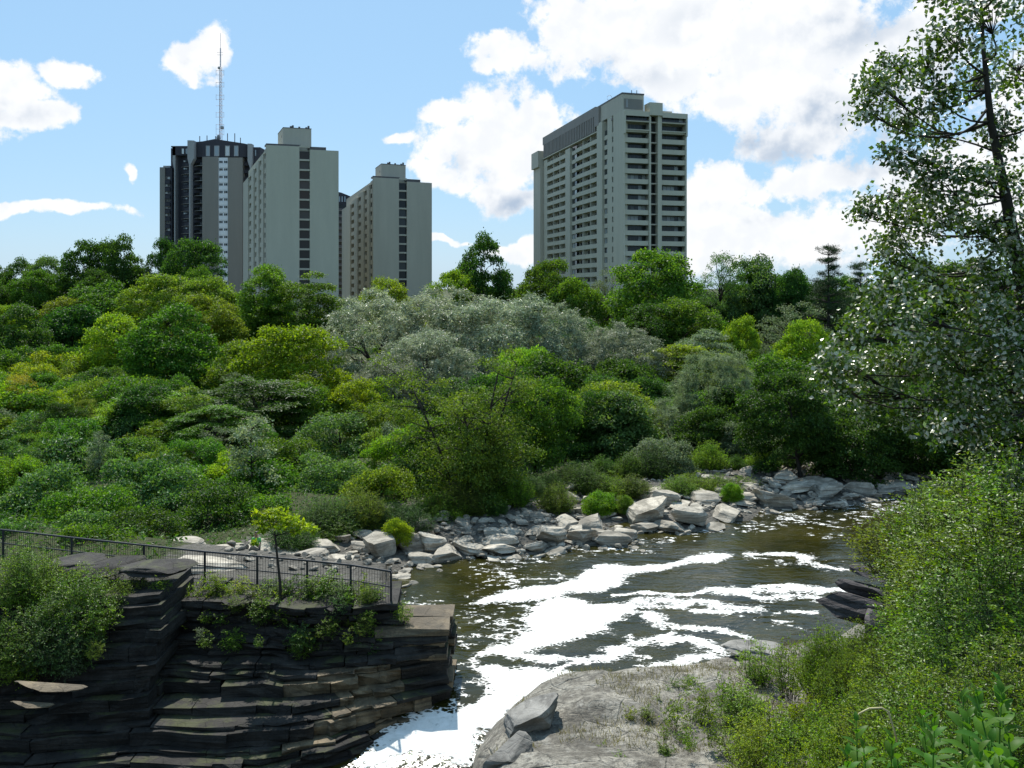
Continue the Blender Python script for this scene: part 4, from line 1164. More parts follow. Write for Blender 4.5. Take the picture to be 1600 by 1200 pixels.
def tree_meshes(kind, seed):
    """returns crown mesh, trunk mesh, height, width (metres)"""
    rs = np.random.RandomState(seed); cr = MB(); tk = MB()
    if kind in ('dome', 'oval', 'airy', 'bushy'):
        H = {'dome': 10, 'oval': 12, 'airy': 11, 'bushy': 7}[kind]
        rad = {'dome': (4.5, 4.5, 4.6), 'oval': (3.5, 3.5, 5.2), 'airy': (3.4, 3.4, 5.0), 'bushy': (3.4, 3.4, 3.4)}[kind]
        cz = {'dome': 5.2, 'oval': 6.4, 'airy': 6.0, 'bushy': 3.2}[kind]
        nc, npl, ln, wd, rc0 = {'dome': (88, 460, .25, .17, 1.3), 'oval': (92, 440, .25, .16, 1.25), 'airy': (85, 150, .20, .10, .95), 'bushy': (66, 430, .20, .13, .98)}[kind]
        lob = [(unit(rs.normal(size=3)), rs.uniform(.18, .52)) for _ in range(8)]
        cs = []
        for k in range(nc * 30):
            d = unit(rs.normal(size=3))
            if d[2] < -.85: continue
            q = .74 + sum(w_ * max(0, (d @ l) - .55) * 1.5 for l, w_ in lob) - .18 * rs.uniform()
            if rs.uniform() < .14: q *= rs.uniform(.45, .8)
            c = d * np.array(rad) * q * np.array([1, 1, 1 if d[2] > 0 else .9]) + np.array([0, 0, cz])
            if any(np.linalg.norm(c - o) < rc0 * .72 for o in cs): continue
            cs.append(c)
            if len(cs) >= nc: break
        for c in cs:
            r = rc0 * rs.uniform(.55, 1.2)
            clump(cr, c, r, int(npl * (r / rc0) ** 2), rs, ln, wd, flat=.74 if kind != 'airy' else .9, shell=.55 if kind != 'airy' else .3)
        base = np.array([0, 0, -.6]); top = np.array([rs.normal() * .3, rs.normal() * .3, H * .72])
        tr = .022 * H + .04
        t = np.linspace(0, 1, 8)[:, None]
        tk.tube(base + (top - base) * t + np.sin(t * 5) * rs.normal(size=3) * .08, np.linspace(tr, tr * .25, 8), 7)
        for c in cs[::2 if kind != 'airy' else 1]:
            z0 = max(.18 * H, c[2] - rs.uniform(.8, 2.6)); z0 = min(z0, H * .7)
            a = base + (top - base) * ((z0 + .6) / (H * .72 + .6))
            limb(tk, a, c, tr * .38 * (1 - z0 / H), .018, rs, 4 if kind != 'airy' else 4)
        return cr, tk, H, 2.15 * rad[0]
    if kind == 'willow':
        H, Wd = 9.5, 11.0
        cs = []
        for k in range(4000):
            d = unit(rs.normal(size=3))
            if d[2] < -.75: continue
            c = d * np.array([4.6, 4.6, 4.2]) * rs.uniform(.72, 1.0) * (1 + .12 * math.sin(d[0] * 5 + seed) * math.sin(d[1] * 4)) + np.array([0, 0, 4.4])
            if any(np.linalg.norm(c - o) < .85 for o in cs): continue
            cs.append(c)
            if len(cs) >= 125: break
        for c in cs:
            r = rs.uniform(.8, 1.4); ns = 30
            for s_ in range(ns):
                a = rs.uniform(0, 2 * np.pi); hd = np.array([math.cos(a), math.sin(a), 0]) * .8 + unit(c - np.array([0, 0, 4])) * .5
                m_ = 15; t = np.linspace(.05, 1, m_)[:, None]
                ph = rs.uniform(.2, .8); dr = rs.uniform(.6, 1.9)
                p = c + hd * r * t * rs.uniform(.6, 1.1) + np.array([0, 0, 1.0]) * r * (ph * t - dr * t * t) + rs.normal(size=(m_, 3)) * .07
                nr = rs.normal(size=(m_, 3)) * .7 + np.array([0, 0, .6]); tp = hd + np.array([0, 0, -.9]) + rs.normal(size=(m_, 3)) * .6
                leaves(cr, p, nr, tp, .24, .062, rs)
        tk.tube([(0, 0, -.6), (.1, 0, 1.5), (.0, .2, 3.2)], [.38, .3, .22], 8)
        for c in cs[::6]:
            limb(tk, (rs.normal() * .1, rs.normal() * .1, rs.uniform(1.6, 3.2)), c * np.array([.72, .72, .8]), .13, .02, rs, 5, .08)
        return cr, tk, H, Wd
    if kind == 'layered':
        H, Wd = 6.0, 8.0
        cs = []
        for lev, (z, R_, k_) in enumerate(((5.4, 1.6, 8), (4.7, 2.8, 16), (3.8, 3.6, 20), (2.8, 3.8, 18), (1.7, 3.6, 14))):
            for k in range(k_):
                a = rs.uniform(0, 2 * np.pi); q = R_ * rs.uniform(.35, 1) ** .7
                c = np.array([math.cos(a) * q, math.sin(a) * q, z + rs.normal() * .22 - .03 * q * q])
                cs.append(c); r = rs.uniform(.65, 1.15)
                clump(cr, c, r, int(300 * r * r), rs, .26, .10, flat=.28, up=1.5, droop=.35, shell=.15)
        tk.tube([(0, 0, -.5), (.15, 0, 1.2), (.1, .1, 2.6)], [.16, .13, .09], 6)
        for c in cs[::2]: limb(tk, (.1, .05, rs.uniform(.6, 2.6)), c - np.array([0, 0, .15]), .06, .015, rs, 4, .05)
        return cr, tk, H, Wd
    if kind == 'pine':
        H, Wd = 13.0, 5.6
        tk.tube([(0, 0, -.6), (.05, 0, 6), (0, .05, 12.8)], [.24, .15, .03], 7)
        z = 2.0
        while z < 12.6:
            R_ = 2.9 * (1 - (z / 13.2)) ** .6 * rs.uniform(.5, 1.15) + .3
            for k in range(rs.randint(4, 7)):
                a = rs.uniform(0, 2 * np.pi); tip = np.array([math.cos(a) * R_, math.sin(a) * R_, z + R_ * rs.uniform(.12, .4)])
                limb(tk, (0, 0, z), tip, .05, .012, rs, 4, -.05)
                for q in (.35, .55, .75, .9, 1.0):
                    c = np.array([0, 0, z]) + (tip - np.array([0, 0, z])) * q
                    clump(cr, c + rs.normal(size=3) * .12, .5 * rs.uniform(.5, 1.2), 48, rs, .28, .032, flat=.5, up=.4, droop=-.5, shell=.05)
            z += rs.uniform(.3, .8)
        return cr, tk, H, Wd
    if kind == 'shrub':
        H, Wd = 2.6, 3.6
        cs = []
        for k in range(3000):
            d = unit(rs.normal(size=3)); d[2] = abs(d[2])
            c = d * np.array([1.45, 1.45, 1.75]) * rs.uniform(.6, 1.0) + np.array([0, 0, .35])
            if any(np.linalg.norm(c - o) < .36 for o in cs): continue
            cs.append(c)
            if len(cs) >= 75: break
        for c in cs:
            r = .42 * rs.uniform(.65, 1.3)
            clump(cr, c, r, int(230 * (r / .42) ** 2), rs, .125, .065, flat=.85)
        for c in cs[::2]: limb(tk, (rs.normal() * .2, rs.normal() * .2, -.3), c, .022, .006, rs, 4, .1)
        return cr, tk, H, Wd
    if kind == 'multistem':
        H, Wd = 9.5, 8.0
        cs = []
        for k in range(6):
            a = k * 1.05 + rs.uniform(-.3, .3); R_ = rs.uniform(1.2, 3.0)
            topp = np.array([math.cos(a) * R_, math.sin(a) * R_, rs.uniform(6.5, 9.0)])
            b0 = np.array([math.cos(a) * .28, math.sin(a) * .28, -.5])
            t = np.linspace(0, 1, 7)[:, None]
            p = b0 + (topp - b0) * t + np.sin(np.pi * t) * np.array([-math.cos(a), -math.sin(a), 0]) * .5
            tk.tube(p, np.linspace(.15, .03, 7), 6)
            for j in range(26):
                q = rs.uniform(.25, 1.0); i0 = q * 6; i1 = min(int(i0), 5); pt = p[i1] + (p[i1 + 1] - p[i1]) * (i0 - i1)
                ang = rs.uniform(0, 2 * np.pi); ln_ = rs.uniform(.6, 2.3) * (1.25 - .65 * q)
                e = pt + np.array([math.cos(ang) * ln_, math.sin(ang) * ln_, ln_ * rs.uniform(.1, .75)])
                limb(tk, pt, e, .035, .01, rs, 4, .04); cs.append(e)
        for c in cs:
            low = c[2] < 4.8
            clump(cr, c, rs.uniform(.5, .95), 300 if low else 210, rs, .115, .065, flat=.8, up=.6, shell=.15)
        return cr, tk, H, Wd
    if kind == 'poplarling':         # thin sapling with sparse shining leaves and bare twigs
        H, Wd = 5.5, 3.2
        tk.tube([(0, 0, -.4), (.05, 0, 2.5), (0, .1, 5.4)], [.07, .05, .01], 5)
        for j in range(46):
            z = rs.uniform(.8, 5.2); a = rs.uniform(0, 2 * np.pi); ln_ = (1.7 - .25 * z) * rs.uniform(.5, 1.1)
            e = np.array([math.cos(a) * ln_, math.sin(a) * ln_, z + ln_ * .7])
            limb(tk, (0, 0, z), e, .02, .006, rs, 4, .02)
            clump(cr, e, .42, 75, rs, .13, .08, flat=.9, shell=.1)
        return cr, tk, H, Wd

LIB = {}
def lib(kind, var):
    if (kind, var) not in LIB:
        cr, tk, H_, W_ = tree_meshes(kind, 1000 + 37 * var + sum(map(ord, kind)))
        av = np.concatenate(cr.v)
        H_ = float(np.percentile(av[:, 2], 99.0)); W_ = 2.0 * float(np.percentile(np.hypot(av[:, 0], av[:, 1]), 97))
        LIB[(kind, var)] = (cr.mesh('crown', LEAF['mid']), tk.mesh('trunk', BARK, True), H_, W_)
    return LIB[(kind, var)]
NVAR = {'dome': 3, 'oval': 3, 'airy': 2, 'willow': 3, 'layered': 2, 'pine': 1, 'shrub': 4, 'bushy': 2, 'multistem': 1, 'poplarling': 1}
rt = random.Random(77)
cnt = {}
def plant(kind, mat, X, Y, z, h, wd, label, cat='tree', group=None, name=None, bark=None, var=None, rot=None):
    k = cnt.get(kind, 0); cnt[kind] = k + 1
    cme, tme, H_, W_ = lib(kind, (k if var is None else var) % NVAR[kind])
    nm = name or {'pine': 'pine_tree', 'willow': 'willow_tree', 'shrub': 'shrub'}.get(kind, 'tree')
    root = empty(nm, (X, Y, z), label, cat, group)
    root.rotation_euler = (0, 0, rt.uniform(0, 6.28) if rot is None else rot)
    if kind not in ('pine', 'layered', 'multistem', 'poplarling'): root.rotation_euler = (rt.uniform(-.13, .13), rt.uniform(-.13, .13), root.rotation_euler[2])
    k1 = rt.uniform(.86, 1.14); root.scale = (wd / W_ * k1, wd / W_ / k1, h / H_)
    for me, pn, mt in ((cme, 'crown', LEAF[mat]), (tme, 'trunk' if kind != 'shrub' else 'stems', bark or BARKD)):
        o = bpy.data.objects.new(pn, me); COL.objects.link(o); o.parent = root
        o.material_slots[0].link = 'OBJECT'; o.material_slots[0].material = mt
    return root
def tree(kind, mat, px, top, wpx, Y, label, **kw):
    X = (px - 800) / F * Y; z = zg(X, Y)
    zt = H0 + (HOR - top) / F * Y
    wd = wpx / F * Y; _, _, H_, W_ = lib(kind, 0)
    h = max(1.0, zt - z, (.62 if kind == 'layered' else .98 if Y < 150 else .85) * H_ * wd / W_)
    return plant(kind, mat, X, Y, zt - h, h, wd, label, **kw)

# every tree one can tell apart, from the ridge down to the shore: kind, leaves, column, top row, width (photo pixels), distance
TREES = [
 ('dome','deep',18,408,72,205,'dark tree at the far left end of the skyline ridge'),
 ('dome','grey',74,404,70,203,'greyish tree second from the left end of the skyline ridge'),
 ('dome','deep',140,381,92,198,'tall dark tree on the ridge left of the twin-topped tree'),
 ('dome','deep',203,376,78,196,'twin-topped dark tree on the ridge, sky showing through its stem gap'),
 ('dome','deep',250,379,66,196,'narrow dark ridge tree next to the tower-side trees'),
 ('dome','deep',298,379,104,190,'broad dark tree on the ridge in front of the dark tower'),
 ('dome','mid',335,420,70,180,'rounded green tree at the foot of the white window strip'),
 ('dome','deep',-35,400,80,205,'dark ridge tree cut by the left picture edge'),
 ('dome','olive',105,468,100,165,'olive green tree below the grey ridge tree'),
 ('dome','mid',178,446,120,163,'light green tree below the twin-topped ridge tree'),
 ('dome','olive',262,430,118,160,'olive tree in the bright band under the broad ridge tree'),
 ('dome','olive',340,436,100,157,'yellow-tinged tree at the right end of the bright band under the ridge'),
 ('dome','deep',32,482,112,138,'dark tree with drooping left boughs at the left edge below the ridge'),
 ('oval','deep',118,482,100,146,'black-green tree in the shaded hollow of the left slope'),
 ('dome','bright',-8,478,70,148,'bright tree peeping in at the left edge under the ridge'),
 ('bushy','mid',20,545,110,128,'dark green tree at the left edge under the shaded hollow'),
 ('bushy','bright',78,552,96,122,'bright rounded tree below the shaded hollow'),
 ('bushy','olive',140,566,100,116,'olive bushy tree left of the big bright maple'),
 ('dome','bright',195,494,120,117,'left crown of the big bright maple pair on the left slope'),
 ('dome','mid',268,484,132,112,'big bright maple with a dark hollow at its heart on the left slope'),
 ('dome','olive',338,466,110,132,'olive tree between the big maple and the tall round maple'),
 ('oval','mid',410,420,88,140,'tall round maple in front of the larger slab tower'),
 ('oval','mid',497,432,96,137,'second tall maple, right below the larger slab tower stair strip'),
 ('airy','sage',452,446,56,152,'thin grey tree peeping between the two tall maples'),
 ('dome','yellow',452,514,150,106,'broad yellow-olive maple below the two tall maples'),
 ('dome','olive',378,540,110,109,'olive tree left beside the broad yellow-olive maple'),
 ('willow','silver',592,462,176,121,'leftmost of the big silver willows with a drooping left side'),
 ('willow','silver',690,458,176,124,'tallest silver willow at the middle of the wooded slope'),
 ('willow','silver',785,468,172,120,'silver willow with visible boughs right of the tallest willow'),
 ('willow','silver',868,482,124,118,'right end willow of the big silver clump'),
 ('willow','silver',612,560,104,102,'low silver willow bough hanging left of the yellow-green sprays'),
 ('willow','silver',665,520,140,109,'front silver willow hanging over the multi-stemmed tree'),
 ('willow','silver',968,510,118,114,'separate silver willow right of the clump, with a dark base'),
 ('dome','olive',614,440,104,152,'olive tree top behind the leftmost silver willow'),
 ('dome','bright',703,426,84,160,'bright green tree right of the smaller slab tower'),
 ('dome','deep',768,374,98,166,'tall dark tree standing alone against the sky between the towers'),
 ('dome','mid',838,411,100,162,'green tree below the left foot of the right tower'),
 ('bushy','mid',890,440,90,156,'green tree behind the right end of the willow clump'),
 ('airy','sage',936,418,92,165,'pale feathery tree at the foot of the right tower'),
 ('dome','mid',1026,396,140,148,'large round maple in front of the right tower'),
 ('airy','grey',1124,399,84,168,'thin grey-green tree against the sky right of the round maple'),
 ('dome','grey',1194,403,112,166,'broad tree against the sky left of the pine'),
 ('oval','deep',1244,424,50,160,'small dark tree top beside the pine'),
 ('pine','pine',1294,386,84,150,'tall dark pine on the skyline right of the right tower'),
 ('pine','pine',1345,412,66,158,'shorter pine right beside the tall pine'),
 ('dome','deep',1425,402,120,166,'dark tree on the skyline behind the near poplar'),
 ('dome','deep',1530,410,150,160,'wide dark tree behind the near poplar at the right'),
 ('dome','deep',1640,405,150,150,'dark tree at the right edge behind the near poplar'),
 ('bushy','deep',905,500,96,132,'dark tree in the gap between the two silver willow groups'),
 ('dome','deep',985,474,104,136,'dark dotted tree below the pale feathery tree'),
 ('dome','mid',1066,470,112,138,'mid green tree below the round maple'),
 ('airy','sage',1215,474,120,134,'pale airy tree with bare twigs below the broad skyline tree'),
 ('bushy','bright',1150,498,74,126,'bright bushy tree left of the pale airy tree'),
 ('layered','sage',1108,518,98,120,'dome-shaped sumac with pale rows of leaflets'),
 ('layered','yellow',1062,540,130,114,'flat yellow-green sumac below the dome-shaped sumac'),
 ('layered','yellow',1130,556,110,112,'yellow sumac spray right above the leaning silver willow'),
 ('bushy','bright',1257,503,78,119,'egg-shaped yellow-green tree left of the near poplar'),
 ('dome','mid',1196,560,140,104,'broad deep green tree behind the leaning silver willow'),
 ('willow','sage',1335,544,140,104,'silvery willow half hidden by the white poplar leaves'),
 ('dome','deep',1440,520,150,110,'dark tree behind the low poplar boughs'),
 ('dome','deep',1560,500,170,105,'dark tree mass behind the poplar trunk'),
 ('bushy','bright',806,545,104,100,'bright green tree above the multi-stemmed tree, under the willows'),
 ('dome','deep',860,560,150,96,'dark tree in the shadow below the silver willows'),
 ('dome','deep',940,590,110,92,'dark tree in shadow right of the willow clump'),
 ('bushy','olive',968,600,118,79,'round sunlit yellow-green tree above the shore rocks'),
 ('bushy','deep',893,640,86,74,'dark bushy tree left of the round yellow-green tree'),
 ('multistem','moss',742,562,190,57,'multi-stemmed tree with yellow-green sprays on the rocks'),
 ('bushy','mid',838,600,120,66,'leaning green tree behind the multi-stemmed tree'),
 ('bushy','deep',720,645,170,61,'dark grey-green bush crown round the foot of the multi-stemmed tree'),
 ('willow','sage',1108,552,118,80,'leaning silver willow standing over the shore'),
 ('willow','sage',1062,628,118,77,'lower bough crown of the leaning silver willow'),
 ('bushy','sage',1022,688,98,66,'rounded grey-green bushy tree at the shore, left of the shaded stem'),
 ('bushy','deep',1110,640,110,74,'dark shaded undergrowth tree beneath the leaning willow'),
 ('bushy','sage',1172,664,80,72,'small silver bushy tree between the willow and the dark maple'),
 ('dome','deep',1252,584,130,65,'dark maple with tiered boughs at the far water edge'),
 ('dome','deep',1335,628,130,66,'dark tree right of the tiered maple, above the rapids'),
 ('dome','deep',1435,600,150,68,'dark tree over the rapids behind the low poplar boughs'),
 ('dome','deep',1540,590,180,66,'dark tree over the rapids at the right'),
 ('dome','deep',1660,560,180,64,'dark tree at the right edge over the rapids'),
 ('layered','deep',405,592,170,86,'flat-topped dark green tree in the middle of the left slope'),
 ('layered','bright',232,616,170,82,'fan-shaped bright tree in tiers below the big maple'),
 ('layered','mid',330,634,130,78,'low tiered tree between the fan-shaped tree and the flat-topped tree'),
 ('airy','autumn',40,588,110,88,'thin yellowing tree with a rusty tint at the left edge'),
 ('bushy','yellow',95,612,90,87,'yellow-green bushy tree beside the yellowing tree'),
 ('bushy','olive',160,600,100,98,'olive bushy tree above the fan-shaped tree'),
 ('poplarling','sage',392,655,120,60,'twiggy pale sapling with shining leaves above the railing'),
 ('bushy','yellow',545,598,100,92,'yellow-green bushy tree at the foot of the leftmost willow'),
 ('bushy','olive',600,632,96,78,'olive bushy tree with a thin dark stem left of the multi-stemmed tree'),
 ('bushy','bright',640,672,110,66,'bright green bush-like tree left of the multi-stemmed tree'),
 ('bushy','grey',540,648,130,76,'grey-green mounded bush-tree in the middle of the slope'),
 ('bushy','mid',470,600,110,90,'green bushy tree right of the flat-topped tree'),
 ('bushy','grey',505,720,130,61,'grey-green bush-tree over the shaded rocks behind the yellow sapling'),
 ('bushy','olive',590,730,120,58,'olive bush-tree at the edge of the rubble shore'),
 ('bushy','mid',450,690,120,66,'dark green bush-tree right of the twiggy pale sapling'),
 ('bushy','grey',250,720,180,58,'large rounded bush-tree low on the left slope'),
 ('bushy','deep',330,760,150,53,'dark bush-tree over the railing behind the yellow sapling'),
 ('bushy','grey',60,735,170,57,'wide grey-green bush-tree at the left edge above the railing'),
 ('bushy','mid',160,770,160,52,'green bush-tree just above the left part of the railing'),
 ('bushy','grey',-10,690,120,66,'grey-green bush-tree cut by the left picture edge'),
]
for k in TREES:
    k = list(k)
    if k[0] in ('dome', 'bushy', 'layered', 'willow', 'oval', 'multistem'): k[4] *= 1.22 if k[5] < 165 else 1.12
    tree(*k)
COLW = {'deep': 'dark green', 'mid': 'mid green', 'bright': 'bright green', 'olive': 'olive green', 'yellow': 'yellow-green', 'grey': 'grey-green', 'sage': 'pale sage-green', 'herb': 'bright green', 'near': 'yellow-green'}
def where(px, edges, words): return words[int(np.searchsorted(edges, px))]
SLOPE = ([120, 330, 520, 760, 960, 1180, 1380], ['at the left edge of the slope', 'around the big bright maple', 'below the larger slab tower', 'around the silver willows', 'below the dark tree between the towers', 'below the round maple at the right tower', 'left of the near poplar', 'behind the near poplar'])
# shrubs and hidden trees that nothing tells apart
shr = 0
for Y, top, step, mats in ((90, 610, 88, 'mid bright olive mid'), (80, 648, 92, 'mid grey bright olive'), (71, 690, 96, 'grey mid sage grey'), (63, 733, 100, 'grey mid bright grey'), (56, 778, 104, 'mid grey mid'), (50, 815, 96, 'grey mid deep'), (44.5, 832, 80, 'mid deep grey')):
    mats = mats.split()
    for px in range(-70, 690, step):
        q = px + rt.uniform(-30, 30)
        if Y > 66 and q > 300 or Y < 60 and q > 470 or Y < 46 and q > 235 or Y < 52 and q > 380 or Y < 66 and q > 640: continue
        c_ = rt.choice(mats)
        tree(rt.choice(['bushy', 'shrub', 'bushy']), c_, q, top + rt.uniform(-20, 16), rt.uniform(120, 185), Y + rt.uniform(-2.5, 2.5),
             COLW[c_] + ' mounded shrub ' + ('high' if Y > 75 else 'halfway' if Y > 60 else 'low') + ' on the left slope, ' + where(q, [110, 330, 520], ['at the left edge', 'above the left part of the railing', 'above the young yellow-green tree', 'left of the multi-stemmed tree']), cat='shrub', group='shrubs massed on the left slope', name='shrub'); shr += 1
for px, top, Y, c_ in [(205, 688, 72, 'mid'), (262, 700, 70, 'olive'), (318, 690, 70, 'mid'), (372, 712, 66, 'bright'), (428, 700, 68, 'mid'), (160, 700, 69, 'grey'), (300, 735, 63, 'bright'), (240, 668, 77, 'olive')]:
    tree('bushy', c_, px, top, 120, Y, COLW[c_] + ' shrub below the tiered trees on the left slope', cat='shrub', group='shrubs massed on the left slope', name='shrub')
for px, top, wpx, Y, m_ in [(624, 812, 46, 48.5, 'yellow'), (1145, 756, 36, 59, 'bright'), (940, 770, 60, 56.5, 'bright'), (975, 775, 40, 56.5, 'olive')]:
    tree('shrub', m_, px, top, wpx, Y, {624: 'yellow-green weed tuft on the rubble above the pale boulder', 1145: 'green tuft between the pale rocks in the middle of the far shore',
         940: 'green grassy tuft on the shore point above the flat slab', 975: 'olive tuft right of the grassy tuft on the shore point'}[px], cat='weed')
SKY_ = [(-100, 470), (60, 480), (170, 465), (330, 470), (420, 500), (560, 520), (700, 470), (780, 440), (900, 470), (1030, 450), (1200, 450), (1300, 450), (1700, 440)]
for k in range(130):
    Y = rt.uniform(72, 172) if k < 70 else rt.uniform(140, 200); px = rt.uniform(-60, 1680)
    base_top = float(np.interp(px, [a for a, b in SKY_], [b for a, b in SKY_])) + max(-18, (172 - Y) * 1.35) + rt.uniform(14, 50)
    c_ = rt.choice(['deep', 'mid', 'deep', 'olive', 'bright'] if px < 520 else ['deep', 'deep', 'mid', 'grey'])
    tree(rt.choice(['bushy', 'dome', 'oval', 'bushy']), c_, px, base_top, rt.uniform(90, 150), Y,
         COLW[c_] + ' tree mostly hidden ' + ('high up, ' if Y > 135 else 'low down, ' if Y < 100 else 'midway up, ') + where(px, *SLOPE), group='half hidden trees of the wooded slope')
for k in range(44):
    left = k < 28
    Y = rt.uniform(84, 130); px = rt.uniform(-60, 570) if left else rt.uniform(850, 1320)
    top = (622 - (Y - 84) * 2.3 if left else 628 - (Y - 84) * 2.2) + rt.uniform(8, 40)
    c_ = rt.choice(['mid', 'bright', 'olive', 'mid', 'yellow'] if left else ['deep', 'mid', 'grey', 'mid'])
    tree(rt.choice(['bushy', 'dome', 'bushy']), c_, px, top, rt.uniform(100, 160), Y,
         COLW[c_] + ' bushy tree between taller crowns, ' + where(px, *SLOPE), group='bushy trees filling the middle slope')

for i, (px, top, wpx, Y, c_) in enumerate([(1165, 428, 90, 172, 'deep'), (1225, 432, 90, 172, 'mid'), (1270, 436, 80, 170, 'deep'), (1320, 434, 90, 172, 'mid'), (1385, 428, 100, 172, 'deep'), (1480, 425, 110, 172, 'deep'), (60, 425, 90, 190, 'mid'), (-20, 430, 90, 190, 'deep'), (160, 425, 90, 188, 'deep')]):
    tree('dome', c_, px, top, wpx, Y, COLW[c_] + ' tree mostly hidden high up, filling the skyline ' + where(px, [300, 1240, 1360], ['at the left ridge', 'right of the round maple', 'around the tall pine', 'behind the near poplar']), group='half hidden trees of the wooded slope')
for i in range(16):
    Y = rt.uniform(58, 100); px = rt.uniform(-20, 640); top = 575 + (100 - Y) * 3.1 + rt.uniform(-12, 12); c_ = rt.choice(['bright', 'olive', 'sage', 'mid'])
    if Y < 64 and px > 430: px -= 220
    tree(('airy', 'poplarling')[i % 2], c_, px, top, rt.uniform(50, 85), Y, 'thin ' + COLW[c_] + ' sapling poking up among the shrubs, ' + where(px, [150, 330, 500], ['at the left edge', 'above the left part of the railing', 'above the young yellow-green tree', 'left of the multi-stemmed tree']), cat='tree', group='saplings among the shrubs')

# low undergrowth of the far bank: nobody could count it
rs = np.random.RandomState(8)
n = 170000
ux = rs.uniform(-62, 62, n); uy = rs.uniform(36, 118, n)
ok = (np.abs(ux / uy) < .60); ux, uy = ux[ok], uy[ok]
dd_ = seg_dist(ux, uy, FAR); ok = ~inside(ux, uy, RIVER)
pr = np.where(dd_ < 7.5, .0 + .10 * sst(4, 7.5, dd_), 1.0)
pr = np.where((ux > 5) & (ux < 12) & (dd_ > 2.5) & (fbm(ux * .5, uy * .5, 3, 4) > .52), .8, pr)
ok &= rs.uniform(size=len(ux)) < pr
ok &= ~((uy < 44) & (ux > -14)) & ~((uy < 36.5) & (ux > -40))
ux, uy = ux[ok], uy[ok]
uz = ground_z(ux, uy) + rs.uniform(0, .55, len(ux)) * fbm(ux * .4, uy * .4, 3, 6) * 1.5
m = MB()
leaves(m, np.stack([ux, uy, uz], -1), rs.normal(size=(len(ux), 3)) * .5 + np.array([0, -.15, .8]), rs.normal(size=(len(ux), 3)) + np.array([0, 0, .5]), .24, .10, rs)
# the bushy bank at the right is green underneath too
n = 60000
bx_ = rs.uniform(1, 24, n); by_ = rs.uniform(2.5, 34, n); ok = ~inside(bx_, by_, RIVER) & (bx_ - .33 * by_ > .25) & (np.hypot(bx_, by_) > 3.2)
bx_, by_ = bx_[ok], by_[ok]; k = len(bx_)
leaves(m, np.stack([bx_, by_, ground_z(bx_, by_) + rs.uniform(0, .28, k)], -1), rs.normal(size=(k, 3)) * .5 + np.array([0, -.15, .8]), rs.normal(size=(k, 3)) + np.array([0, 0, .5]), .15, .07, rs)
tag(m.obj('undergrowth', LEAF['mid']), kind='stuff')

# ------------------------------------------------------------------ near poplar at the right
rs = np.random.RandomState(21)
PY = 14.0
pop = empty('poplar_tree', (1655 / F * PY - 800 / F * PY, PY + .6, zg((1655 - 800) / F * PY, PY + .6) - .3), 'tall near poplar with white leaf undersides rising along the right edge', 'tree')
tk = MB(); cr = MB()
TR = [np.array(P(a, b, PY + c)) for a, b, c in ((1660, 900, .8), (1640, 760, .6), (1612, 600, .4), (1596, 440, .2), (1572, 310, .1), (1548, 190, 0), (1536, 70, 0), (1530, -60, 0))]
TR = [a_ + (b_ - a_) * s_ for a_, b_ in zip(TR[:-1], TR[1:]) for s_ in (0, .2, .4, .6, .8)] + [TR[-1]]
tk.tube(TR, np.interp(np.linspace(0, 7, len(TR)), range(8), [.21, .18, .15, .11, .08, .055, .03, .012]), 8)
TR2 = [np.array(P(a, b, PY + c)) for a, b, c in ((1625, 660, .5), (1650, 480, .9), (1640, 300, .8), (1610, 120, .5), (1600, -40, .4))]
TR2 = [a_ + (b_ - a_) * s_ for a_, b_ in zip(TR2[:-1], TR2[1:]) for s_ in (0, .2, .4, .6, .8)] + [TR2[-1]]
tk.tube(TR2, np.interp(np.linspace(0, 4, len(TR2)), range(5), [.10, .08, .05, .03, .01]), 7)
CL = [(1540,30,55),(1490,62,36),(1448,100,44),(1400,104,34),(1374,132,26),(1404,180,40),(1458,150,40),(1470,212,46),(1530,120,50),(1590,100,60),(1570,200,56),(1650,160,70),(1640,40,60),(1420,238,38),(1450,268,42),(1480,290,50),(1545,280,55),(1605,300,70),(1424,322,40),(1376,312,28),(1350,332,14),(1396,372,36),(1462,340,50),(1540,370,60),(1625,400,70),(1384,402,22),(1440,436,48),(1384,452,36),(1360,500,42),(1424,490,52),(1500,470,66),(1575,500,80),(1338,520,34),(1400,560,58),(1484,560,76),(1575,600,90),(1304,600,34),(1352,618,44),(1318,566,34),(1424,640,58),(1505,660,70),(1592,690,80),(1655,550,90),(1290,580,16),(1460,520,60),(1540,540,70),(1560,440,60),(1650,700,90),(1370,130,16),(1352,170,16),(1440,560,50),(1530,620,70),(1600,560,70),(1700,300,90),(1700,460,90),(1720,620,100),(1490,-30,50),(1570,-50,60),(1660,-60,70)]
ends = []
